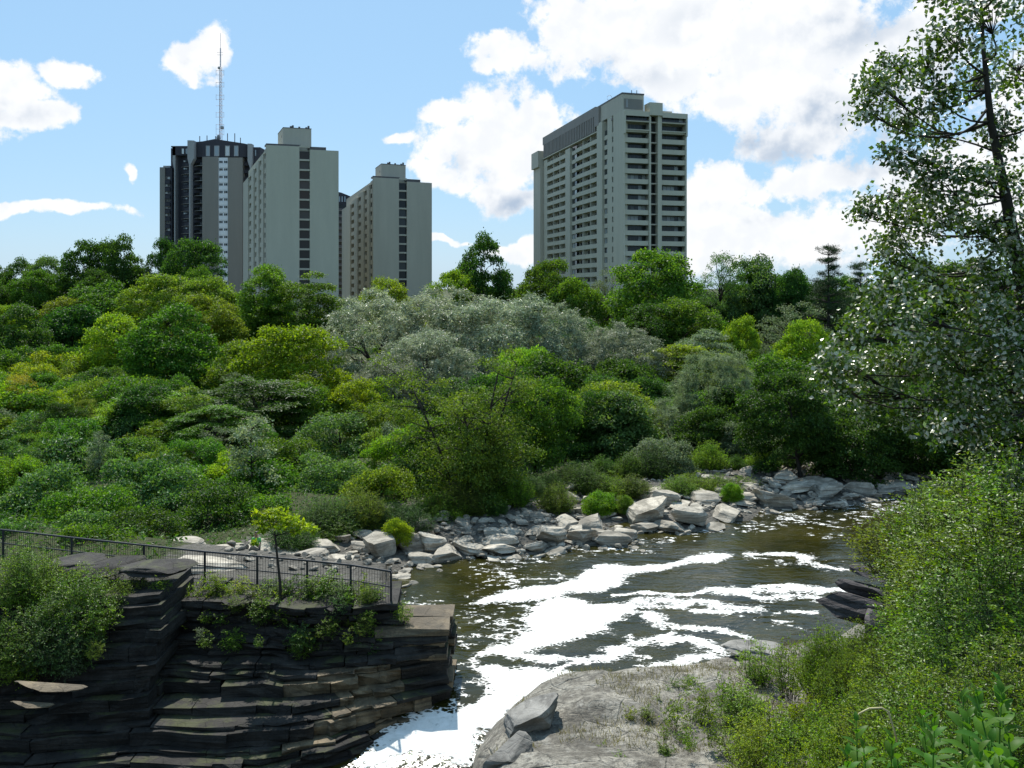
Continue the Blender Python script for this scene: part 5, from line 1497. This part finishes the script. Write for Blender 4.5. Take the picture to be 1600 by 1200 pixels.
for px, py, r in CL:
    Y = PY + rs.uniform(-1.3, 1.3) * min(1, r / 45.0); c = np.array(P(px, py, Y)); R_ = r / F * PY
    # bough from the nearest trunk point a little lower
    best = min(TR + TR2, key=lambda q: np.linalg.norm(q - (c - np.array([0, 0, .35]))) + (1 if q[2] > c[2] + .1 else 0))
    n_ = 6; t = np.linspace(0, 1, n_)[:, None]
    pth = best + (c - best) * t + np.sin(np.pi * t) * (rs.normal(size=3) * .08 + np.array([0, 0, -.12])) * np.linalg.norm(c - best)
    tk.tube(pth, np.linspace(.022, .006, n_), 5)
    k = int(np.clip(3 + R_ * 22, 4, 16))
    for j in range(k):
        d = unit(rs.normal(size=3)); e = c + d * R_ * rs.uniform(.35, 1.0) * np.array([1, 1, .9])
        tk.tube([pth[-2], (pth[-1] + e) / 2 + rs.normal(size=3) * .03, e], [.008, .006, .003], 3)
        m_ = int(rs.uniform(22, 46) * (1.8 if px > 1500 and py > 330 else 1.2 if py > 420 else 1.0))
        o = rs.normal(size=(m_, 3)) * .105 * np.array([1, 1, .8])
        nr = rs.normal(size=(m_, 3)) * .75 + np.array([0, -.05, .55]) + d * .3
        tp = rs.normal(size=(m_, 3)) * .7 + np.array([0, 0, -.5])
        leaves(cr, e + o, nr, tp, .08, .062, rs)
def local(mb_, root):
    for a_ in mb_.v: a_ -= np.array(root.location)
local(tk, pop); local(cr, pop)
for mb_, nm, mt in ((tk, 'trunk', BARKD), (cr, 'crown', LEAF['poplar'])): mb_.obj(nm, mt, pop, nm == 'trunk', world=False)

# ------------------------------------------------------------------ near bushes and weeds
def leafy(seed, H, W, nst, lv, ln, wd, upr=.5):
    """bush made of many upright twigs set with leaves, as seen from close by"""
    rs = np.random.RandomState(seed); cr = MB(); tk = MB()
    for k in range(nst):
        a = rs.uniform(0, 2 * np.pi); q = W * .5 * rs.uniform(0, 1) ** .6
        h = H * (1 - .55 * (q / (W * .5)) ** 2) * rs.uniform(.7, 1.08)
        b = np.array([math.cos(a) * q * .45, math.sin(a) * q * .45, -.15]); e = np.array([math.cos(a) * q, math.sin(a) * q, h])
        n_ = 6; t = np.linspace(0, 1, n_)[:, None]
        p = b + (e - b) * t + np.sin(np.pi * t) * np.array([math.cos(a), math.sin(a), 0]) * .12 * W * .4 + rs.normal(size=(n_, 3)) * .03
        tk.tube(p, np.linspace(.006, .002, n_) * (1 + H * .2), 4, cap=False)
        ntw = max(3, int(lv * rs.uniform(.7, 1.3) / 7))
        for j in range(ntw):
            s_ = rs.uniform(.2, .98) * (n_ - 1); i0 = min(int(s_), n_ - 2); st = p[i0] + (p[i0 + 1] - p[i0]) * (s_ - i0)
            an = rs.uniform(0, 2 * np.pi); el = rs.uniform(-.2, 1.0); tl = rs.uniform(.16, .42) * (.5 + .3 * H)
            dr = np.array([math.cos(an) * math.cos(el), math.sin(an) * math.cos(el), math.sin(el)])
            m_ = 8; q_ = np.linspace(.2, 1.05, m_)[:, None]
            pos = st + dr * tl * q_ + np.array([0, 0, -.12]) * tl * q_ ** 2 + rs.normal(size=(m_, 3)) * .012
            tk.tube([st, st + dr * tl], [.004, .0015], 3, cap=False)
            sd = np.cross(dr, [0, 0, 1.0]); sd /= np.linalg.norm(sd) + 1e-9
            alt = np.where(np.arange(m_) % 2, 1, -1)[:, None]
            tip = dr * .7 + sd * alt * .8 + rs.normal(size=(m_, 3)) * .3
            leaves(cr, pos, rs.normal(size=(m_, 3)) * .5 + np.cross(sd, dr) * 0 + np.array([0, -.15, .8]), tip, ln, wd, rs)
    return cr.mesh('foliage', LEAF['near']), tk.mesh('stems', BARKD)
NB = [leafy(400 + i, 2.6, 3.4, 230, 90, .078, .040) for i in range(3)]
WD = [leafy(420 + i, .95, .75, 14, 26, .085, .045, .6) for i in range(3)]
SPG = [leafy(440 + i, 1.6, 1.5, 42, 40, .085, .04, .6) for i in range(2)]
def bush(lib_, i, mat, x, y, z, sc, label, cat, group=None, name='bush', sz=None):
    root = empty(name, (x, y, z), label, cat, group); root.rotation_euler = (0, 0, rt.uniform(0, 6.28)); root.scale = (sc, sc, sz or sc)
    for me, pn in zip(lib_[i % len(lib_)], ('foliage', 'stems')):
        o = bpy.data.objects.new(pn, me); COL.objects.link(o); o.parent = root
        if pn == 'foliage': o.material_slots[0].link = 'OBJECT'; o.material_slots[0].material = LEAF[mat]
    return root
def bush_at(lib_, i, mat, px, top, Y, sc, hgt, label, cat, group=None, name='bush'):
    """bush whose top shows at the pixel; it stands on the bank below"""
    q = P(px, top, Y); z = zg(q.x, q.y)
    sz = min(max(.75 * sc, (q.z - z + .1) / hgt), 1.45 * sc)
    return bush(lib_, i, mat, q.x, q.y, q.z - sz * hgt, sc, label, cat, group, name, sz)
for px, top, wpx, Y in [(915, 726, 60, 60), (950, 738, 60, 60), (990, 742, 50, 60), (1085, 738, 70, 61), (1125, 742, 60, 61), (1165, 744, 60, 63), (1205, 750, 50, 64), (1060, 742, 50, 60), (1385, 748, 80, 66), (1440, 740, 80, 68),
                        (870, 755, 50, 56), (690, 770, 70, 54), (640, 790, 60, 51), (580, 790, 70, 52), (520, 800, 70, 50), (455, 812, 70, 47), (1300, 735, 70, 68), (1500, 735, 90, 67)]:
    bush_at(NB, int(px), rt.choice(['mid', 'bright', 'grey', 'olive', 'herb']), px, top, Y, 1.25 * wpx / F * Y / 3.4, 2.6, 'one of the low green bushes along the top of the far rock shore', 'bush', 'low bushes along the far shore')
rb = random.Random(31)
for px in list(range(470, 900, 30)) + list(range(900, 1480, 42)):
    y = 50.0
    for _ in range(60):                  # walk inland to the edge of the rubble
        x = (px - 800) / F * y
        if inside(np.array(x), np.array(y), RIVER) or float(seg_dist(np.array(x), np.array(y), FAR)) < (5.6 if px < 900 else 7.6): y += .4
    x = (px - 800) / F * y; sc = rb.uniform(.45, .9); c_ = rb.choice(['mid', 'grey', 'deep', 'bright', 'olive', 'mid'])
    bush(NB, px, c_, x, y + .5, zg(x, y) - .2, sc, COLW[c_] + ' bush at the rubble edge ' + where(px, [640, 840, 985, 1200], ['above the pale rounded boulder', 'at the foot of the multi-stemmed tree', 'above the shore point', 'above the tilted pale blocks', 'under the shaded maple by the rapids']), 'bush', 'bushes at the edge of the rubble')
NBG = 'yellow-green bushes crowding the near bank at the right'
for i, (px, top, Y, sc) in enumerate([(1460, 775, 25, 1.2), (1530, 740, 23, 1.3), (1600, 700, 20, 1.3), (1680, 690, 18, 1.4), (1465, 885, 23, .8), (1505, 830, 21, 1.0), (1540, 800, 18.5, 1.0), (1620, 770, 16, 1.1), (1500, 905, 19, .85), (1520, 870, 16, .9),
                                      (1600, 850, 13.5, .9), (1450, 1000, 18, .7), (1480, 960, 14.5, .75), (1560, 940, 12, .7), (1640, 930, 11, .8), (1370, 1040, 17, .6), (1430, 1050, 13, .6), (1500, 1025, 10.5, .55), (1590, 1010, 9, .55), (1340, 1085, 15, .45), (1400, 1105, 11, .45), (1470, 1085, 9, .42), (1560, 1070, 7.6, .42)]):
    bush_at(NB, i, 'near' if i % 4 else 'olive', px, top, Y, sc, 2.6, ('olive-tinged' if i % 4 == 0 else 'yellow-green') + ' small-leaved bush on the near bank, ' + ('against the river' if px < 1480 and Y > 15 else 'just above the broad-leaved plants' if Y < 14 else 'under the near poplar' if px > 1550 else 'in the middle of the bushy bank'), 'bush', NBG)
bush_at(NB, 1, 'near', 1290, 975, 25, .5, 2.6, 'leafy bush left of the slate outcrop, its top against the water', 'bush')
bush_at(NB, 2, 'olive', 1335, 1000, 23, .55, 2.6, 'olive bush directly below the slate outcrop', 'bush')
bush_at(NB, 0, 'bright', 1455, 760, 27, .5, 2.6, 'slender pale-leaved bush top standing against the rapids', 'bush')
bush_at(NB, 1, 'near', 1350, 972, 27, .5, 2.6, 'leafy bush growing over the right end of the slate outcrop', 'bush')
bush_at(SPG, 0, 'near', 1232, 990, 28, .75, 1.6, 'small upright sapling at the edge of the near shelf by the water', 'sapling')
for i, (px, top, Y, sc) in enumerate([(985, 1085, 26.5, .7), (940, 1150, 24.5, .7), (1050, 1075, 26, .9), (1090, 1050, 26.5, 1.0), (1130, 1040, 26.5, .9), (1170, 1050, 26, 1.1), (1205, 1075, 24, 1.1), (1110, 1090, 24, .9), (1150, 1095, 23.5, 1.0), (1190, 1110, 22.5, 1.0), (1240, 1100, 22, 1.0), (1080, 1120, 23.5, .7),
                                      (1255, 1055, 24, .9), (1280, 1085, 21, .9), (1225, 1140, 20.5, .8), (1160, 1140, 22, .8), (1300, 1045, 23, .8), (1265, 1020, 26, .7), (1310, 1120, 18, .7), (1040, 1110, 24.5, .6), (970, 1165, 23.5, .7), (915, 1165, 24, .5), (1280, 1150, 18, .7), (1210, 1160, 20, .5)]):
    sc *= .72 if px < 1150 else .88
    bush_at(WD if sc < .7 else SPG, i, 'herb' if i % 3 else 'yellow', px, top + 10, Y, sc, .95 if sc < .7 else 1.6, 'one of the sunlit yellow-green weeds growing on the near limestone shelf', 'weed', 'sunlit weeds on the near limestone shelf', 'weed')
rw = random.Random(9)
for i in range(34):
    px = rw.uniform(990, 1320); py = rw.uniform(max(1060, 1075 - (px - 960) * .12), 1185)
    y = 24.0
    for _ in range(20): y = .6 * y + .4 * min(32, (H0 - zg((px - 800) / F * y, y)) * F / (py - HOR))
    if y < 12 or inside(np.array((px - 800) / F * y), np.array(y), RIVER): continue
    x = (px - 800) / F * y; sc = rw.uniform(.45, .95) * y / 25 * (.6 if px < 1120 else .9)
    bush(SPG if i % 3 and px > 1120 else WD, i, rw.choice(['herb', 'yellow', 'near', 'herb']), x, y, zg(x, y) - .05, sc, 'one of the sunlit yellow-green weeds growing on the near limestone shelf', 'weed', 'sunlit weeds on the near limestone shelf', 'weed', sc * rw.uniform(.6, 1.0))
for i, (px, top, Y, sc, mt) in enumerate([(80, 872, 32.6, .8, 'near'), (130, 880, 32.6, .7, 'herb'), (175, 882, 32.6, .75, 'near'), (215, 888, 32.6, .6, 'herb'), (250, 895, 32.3, .5, 'near'), (190, 905, 31.8, .5, 'herb')]):
    q = P(px, top, Y); bush(SPG, i, mt, q.x, q.y, max(q.z - 1.5 * sc, 3.0), sc, 'one of the green weeds growing on top of the dark buttress', 'weed', 'weeds on top of the buttress', 'weed')
# plants on the cliff platform
for i, (px, top, Y, sc, mt) in enumerate([(345, 890, 33.7, 1.1, 'herb'), (385, 898, 33.6, 1.0, 'yellow'), (315, 898, 33.5, 1.1, 'herb'), (415, 906, 33.4, 1.0, 'near'), (445, 904, 33.5, 1.1, 'herb'), (470, 898, 33.5, 1.1, 'grey'), (500, 892, 33.4, 1.1, 'herb'), (520, 888, 33.4, 1.1, 'near'), (550, 900, 33.1, .9, 'herb'), (580, 910, 33.0, .9, 'near'), (290, 920, 33.2, 1.0, 'herb'), (430, 925, 33.0, .8, 'olive'), (490, 925, 32.9, .8, 'grey'), (330, 893, 33.6, .9, 'yellow'), (300, 915, 33.2, .8, 'herb'), (365, 905, 33.4, .8, 'herb'), (400, 915, 33.2, .7, 'near'), (425, 900, 33.8, .8, 'grey'), (455, 898, 33.6, .9, 'grey'), (480, 900, 33.4, .8, 'herb'), (510, 895, 33.4, .8, 'near'), (530, 905, 33.0, .8, 'grey'), (570, 898, 33.4, .8, 'yellow'), (590, 920, 32.9, .6, 'grey'),
                                          (350, 925, 33.0, .5, 'herb'), (545, 930, 32.6, .5, 'olive'), (280, 905, 34.0, .8, 'near'), (240, 895, 34.0, .8, 'herb'), (200, 885, 34.4, .8, 'near'), (160, 872, 34.6, .9, 'herb')]):
    bush_at(SPG if i % 2 else WD, i, mt, px, top, Y, sc, 1.6 if i % 2 else .95, 'one of the weeds sprouting along the cliff edge in front of the railing', 'weed', 'weeds along the cliff edge', 'weed')
for i, (px, top, Y, sc, lab) in enumerate([(575, 950, 32.0, .5, 'yellow-green weed on the bed just under the railing end'), (543, 985, 31.6, .5, 'tufted weed on the shaded ledge below the railing end'), (405, 990, 31.4, .45, 'small weed on the middle of the shaded ledge'), (310, 975, 31.6, .45, 'pale weed at the left end of the shaded ledge')]):
    q = P(px, top, Y); bush(WD, i, ('herb', 'herb', 'near', 'sage')[i], q.x, q.y, q.z - .45, sc, lab, 'weed', None, 'weed')
for i, (px, top, Y, sc, mt, lab) in enumerate([(40, 858, 31.8, .75, 'herb', 'bright leafy bush climbing the left picture edge by the railing'), (120, 895, 31.0, .85, 'near', 'leafy bush hanging over the dark buttress'), (90, 935, 30.4, .9, 'grey', 'large grey-leaved bush on the face of the dark buttress'),
                                           (20, 960, 30.0, .8, 'herb', 'sunlit weedy bush at the left edge halfway down the buttress'), (150, 1000, 29.6, .4, 'herb', 'single bright spray sticking out of the buttress into the shade'), (110, 1020, 29.6, .5, 'sage', 'dim pale-leaved bush low on the buttress above the jutting ledge')]):
    q = P(px, top, Y); bush(SPG if sc < .6 else NB, i, mt, q.x, q.y, q.z - (1.5 if sc < .6 else 2.5) * sc, sc, lab, 'bush')
rv = random.Random(51)
for i in range(26):
    px = rv.uniform(285, 625); py = rv.uniform(925, 960) if i < 16 else rv.uniform(975, 1010)
    Y = 32.55 if i < 16 else 31.9
    if i >= 16 and px < 300: continue
    q = P(px, py, Y); sc = rv.uniform(.5, .9)
    bush(WD if i % 2 else SPG, i, rv.choice(['herb', 'near', 'grey', 'olive']), q.x, q.y, q.z - .5 * sc, sc * .8, 'one of the green weeds rooted in the joints of the shaded cliff', 'weed', 'weeds in the cliff joints', 'weed', sc * .7)
# dry grass of the near shelf
rs = np.random.RandomState(4); n = 24000
gx_ = rs.uniform(-.5, 11, n); gy_ = rs.uniform(16, 35, n)
ok = ~inside(gx_, gy_, RIVER) & (seg_dist(gx_, gy_, RIVER, True) > .7) & (fbm(gx_ * .55, gy_ * .55, 3, 14) > .62 - .03 * gx_)
gx_, gy_ = gx_[ok], gy_[ok]; gz_ = ground_z(gx_, gy_)
m = MB(); k = len(gx_)
leaves(m, np.stack([gx_, gy_, gz_ - .02], -1), rs.normal(size=(k, 3)) * [1, 1, .2], np.array([0, 0, 1]) + rs.normal(size=(k, 3)) * .45, .19, .016, rs)
DRY = leafmat('dry_grass_blade', (.16, .15, .085), (.30, .27, .17), trans=.25)
tag(m.obj('grass', DRY), kind='stuff')
# broad-leaved plants in the bottom right corner, every leaf a part
rs = np.random.RandomState(15)
lm = MB(); L_ = .125
prof = [(0, .0), (.12, .3), (.32, .48), (.55, .46), (.8, .27), (1.0, .0)]
v = []
for t_, w_ in prof:
    zc = .10 * L_ * math.sin(t_ * 2.6) * 1.2 - .16 * L_ * t_ * t_
    for s_ in (-1, 0, 1): v.append((s_ * w_ * L_ * .52, t_ * L_, zc + abs(s_) * w_ * .13 * L_))
lm.add(v, [[3 * i + j, 3 * i + j + 1, 3 * i + j + 4, 3 * i + j + 3] for i in range(5) for j in range(2)])
leaf_me = lm.mesh('leaf', LEAF['broad'], True)
BP = [(1345, 1130, 5.4), (1390, 1150, 5.0), (1440, 1100, 5.2), (1470, 1130, 4.6), (1500, 1085, 4.9), (1520, 1120, 4.3), (1550, 1080, 4.5), (1585, 1060, 4.6), (1600, 1100, 4.0), (1420, 1175, 4.4), (1480, 1175, 4.0), (1550, 1160, 3.7), (1320, 1172, 5.0), (1365, 1185, 4.6), (1610, 1150, 3.6), (1585, 1185, 3.4), (1450, 1150, 4.3), (1535, 1105, 4.9), (1510, 1150, 3.9)]
for i, (px, py, Y) in enumerate(BP):
    q = P(px, py, Y); zb_ = zg(q.x, q.y)
    root = empty('milkweed_plant', (q.x, q.y, zb_), 'one of the broad-leaved green plants filling the bottom right corner', 'plant', 'broad-leaved plants in the corner')
    h = max(.3, q.z - zb_)
    m = MB(); lean = rs.normal(size=2) * .06
    m.tube([(0, 0, -.1), (lean[0] * .4, lean[1] * .4, h * .5), (lean[0], lean[1], h)], [.007, .006, .003], 6); m.obj('stem', LEAF['broad'], root, True, world=False)
    nl = 14
    for j in range(nl):
        t_ = 1 - .034 * j / .125 * .36 * 1.1 * (.5 / h if h > .5 else 1) * 1.3
        zz = h - .034 * j; 
        f_ = max(0.05, zz / h)
        o = bpy.data.objects.new('leaf', leaf_me); COL.objects.link(o); o.parent = root
        o.location = (lean[0] * f_, lean[1] * f_, zz)
        az = j * 1.571 + (j // 2) * .5 + rs.uniform(-.3, .3) + i
        el = (.95 - .085 * j) + rs.uniform(-.2, .2)
        o.rotation_euler = Matrix.Rotation(az, 3, 'Z').to_4x4().to_3x3().__matmul__(Matrix.Rotation(el, 3, 'X')).to_euler()
        s_ = rs.uniform(.75, 1.1) * (.55 + .09 * min(j, 6)); o.scale = (s_, s_, s_)
# dry bent stalk among the bushes
q = [P(a, b, 8.0) for a, b in ((1402, 1160), (1397, 1140), (1388, 1112), (1378, 1106), (1358, 1107), (1342, 1115), (1339, 1124))]
m = MB(); m.tube([tuple(p) for p in q], [.008, .008, .008, .008, .007, .006, .005], 6)
st = m.obj('dry_stalk', simple('dry_stalk', (.52, .47, .25), .7), None, True); tag(st, 'pale dry stalk bent into an arch above the broad-leaved plants', 'stalk')

# young tree with a yellow-green crown in front of the railing
rs = np.random.RandomState(33)
q0 = P(438, 930, 33.1)
sap = empty('young_tree', (q0.x, q0.y, 2.6), 'young tree with a flat sunlit yellow-green crown in front of the railing', 'tree')
tk = MB(); cr = MB()
tp_ = [np.array(P(a, b, 33.1)) for a, b in ((440, 950), (437, 905), (433, 868), (430, 838), (428, 815))]
tk.tube(tp_, [.06, .05, .04, .03, .012], 6)
for px, py, r in [(428, 800, 13), (412, 806, 10), (442, 806, 13), (405, 818, 7), (456, 812, 12), (470, 820, 11), (484, 825, 9), (420, 822, 11), (440, 826, 10), (462, 832, 7), (410, 830, 8), (399, 803, 5), (398, 848, 3), (448, 818, 12), (492, 829, 5), (430, 812, 12)]:
    c = np.array(P(px, py, 33.1 + rs.uniform(-.35, .35))); limb(tk, tp_[3 if py > 812 else 4], c, .012, .004, rs, 4, .03)
    clump(cr, c, r / F * 33, int(14 + r * 6.5), rs, .16, .085, flat=.55, up=1.0, droop=.4, shell=.1)
local(tk, sap); local(cr, sap)
tk.obj('trunk', BARKD, sap, True, world=False); cr.obj('crown', LEAF['yellow'], sap, world=False)

# ------------------------------------------------------------------ the person on the rocks behind the railing
def person():
    Y = 45.6; q = P(401, 862, Y)
    gz_ = zg(q.x, q.y); sz = max(q.z, gz_ + .3)
    root = empty('person', (q.x, q.y, sz - .42), 'person in a bright green top and dark trousers sitting on the rocks behind the railing', 'person')
    def skin(name, verts, edges, radii, mat, parent, rootv=0):
        me = bpy.data.meshes.new(name); me.from_pydata(verts, edges, [])
        o = bpy.data.objects.new(name, me); COL.objects.link(o); o.parent = parent
        s_ = o.modifiers.new('skin', 'SKIN'); s_.use_smooth_shade = True
        for i, r in enumerate(radii): me.skin_vertices[0].data[i].radius = (r, r * .85) if not isinstance(r, tuple) else r
        me.skin_vertices[0].data[rootv].use_root = True
        o.modifiers.new('sub', 'SUBSURF').levels = 2; o.modifiers['sub'].render_levels = 2
        me.materials.append(mat); return o
    SK = simple('skin', (.30, .17, .11), .55, var=.1); SH = simple('green_shirt', (.13, .46, .12), .8, var=.12, scale=6)
    PT = simple('dark_trousers', (.012, .014, .022), .8); HR = simple('dark_hair', (.014, .010, .008), .6); SO = simple('pale_shoe', (.70, .66, .60), .6)
    z0 = .44
    V = [(0, 0, z0 + .06), (0, -.02, z0 + .30), (0, -.04, z0 + .50), (0, -.055, z0 + .58), (0, -.07, z0 + .68), (0, -.085, z0 + .78),
         (.16, -.04, z0 + .49), (.22, -.12, z0 + .26), (.16, -.32, z0 + .16), (.13, -.39, z0 + .15),
         (-.16, -.04, z0 + .49), (-.23, -.12, z0 + .26), (-.17, -.32, z0 + .16), (-.14, -.39, z0 + .15),
         (.10, -.05, z0 + .04), (.14, -.44, z0 + .06), (.13, -.52, .06), (-.10, -.05, z0 + .04), (-.14, -.44, z0 + .06), (-.13, -.50, .06)]
    E = [(0, 1), (1, 2), (2, 3), (3, 4), (4, 5), (2, 6), (6, 7), (7, 8), (8, 9), (2, 10), (10, 11), (11, 12), (12, 13), (0, 14), (14, 15), (15, 16), (0, 17), (17, 18), (18, 19)]
    R_ = [.12, .115, .12, .052, .085, .08, .055, .042, .032, .03, .055, .042, .032, .03, .085, .058, .04, .085, .058, .04]
    body = skin('body', V, E, R_, SK, root)
    skin('shirt', [(0, .0, z0 + .05), (0, -.02, z0 + .30), (0, -.04, z0 + .49), (0, -.05, z0 + .535), (.165, -.045, z0 + .49), (.215, -.105, z0 + .31), (-.165, -.045, z0 + .49), (-.225, -.105, z0 + .31)], [(0, 1), (1, 2), (2, 3), (2, 4), (4, 5), (2, 6), (6, 7)], [.145, .135, .14, .07, .075, .062, .075, .062], SH, root)
    skin('trousers', [(0, 0, z0 + .06), (.10, -.05, z0 + .04), (.14, -.44, z0 + .06), (.13, -.51, .13), (-.10, -.05, z0 + .04), (-.14, -.44, z0 + .06), (-.13, -.49, .13)], [(0, 1), (1, 2), (2, 3), (0, 4), (4, 5), (5, 6)], [.135, .105, .075, .06, .105, .075, .06], PT, root)
    skin('hair', [(0, -.045, z0 + .70), (0, -.06, z0 + .79), (0, -.075, z0 + .83)], [(0, 1), (1, 2)], [.075, .098, .06], HR, root)
    for sx, yy in ((.13, -.52), (-.13, -.50)):
        skin('shoe', [(sx, yy + .04, .045), (sx * 1.1, yy - .07, .04), (sx * 1.15, yy - .16, .03)], [(0, 1), (1, 2)], [.05, .045, .03], SO, root)
        for dx, dz in ((-.012, .004), (0, .008), (.012, .004)): pass
    for sx in (1, -1):
        hx, hy, hz = sx * .13, -.39, z0 + .15
        vs = [(hx, hy, hz)]; es = []; rr = [.026]
        for k, (dx, ln_) in enumerate(((-.024, .062), (-.008, .075), (.008, .07), (.024, .055))):
            vs += [(hx + dx, hy - .055, hz - .005), (hx + dx * 1.1, hy - .055 - ln_ * .5, hz - .012), (hx + dx * 1.1, hy - .055 - ln_ * .8, hz - .04)]
            b_ = len(vs) - 3; es += [(0, b_), (b_, b_ + 1), (b_ + 1, b_ + 2)]; rr += [.011, .0095, .008]
        vs += [(hx - sx * .035, hy - .02, hz - .005), (hx - sx * .045, hy - .05, hz - .02)]; b_ = len(vs) - 2; es += [(0, b_), (b_, b_ + 1)]; rr += [.012, .009]
        skin('hand', vs, es, rr, SK, root)
    m = MB(); m.add([(-.02, -.165, z0 + .745), (.02, -.165, z0 + .745), (0, -.195, z0 + .735), (0, -.16, z0 + .775)], [[0, 1, 2], [0, 2, 3], [1, 3, 2], [0, 3, 1]]); m.obj('nose', SK, root, world=False)
    # the stone that is sat on
    put_rock(BOULD[3], q.x, q.y + .05, sz - .28, .62, .5, .55, .4, (0, 0), 'grey rock the person in the green top sits on', name='boulder')
person()
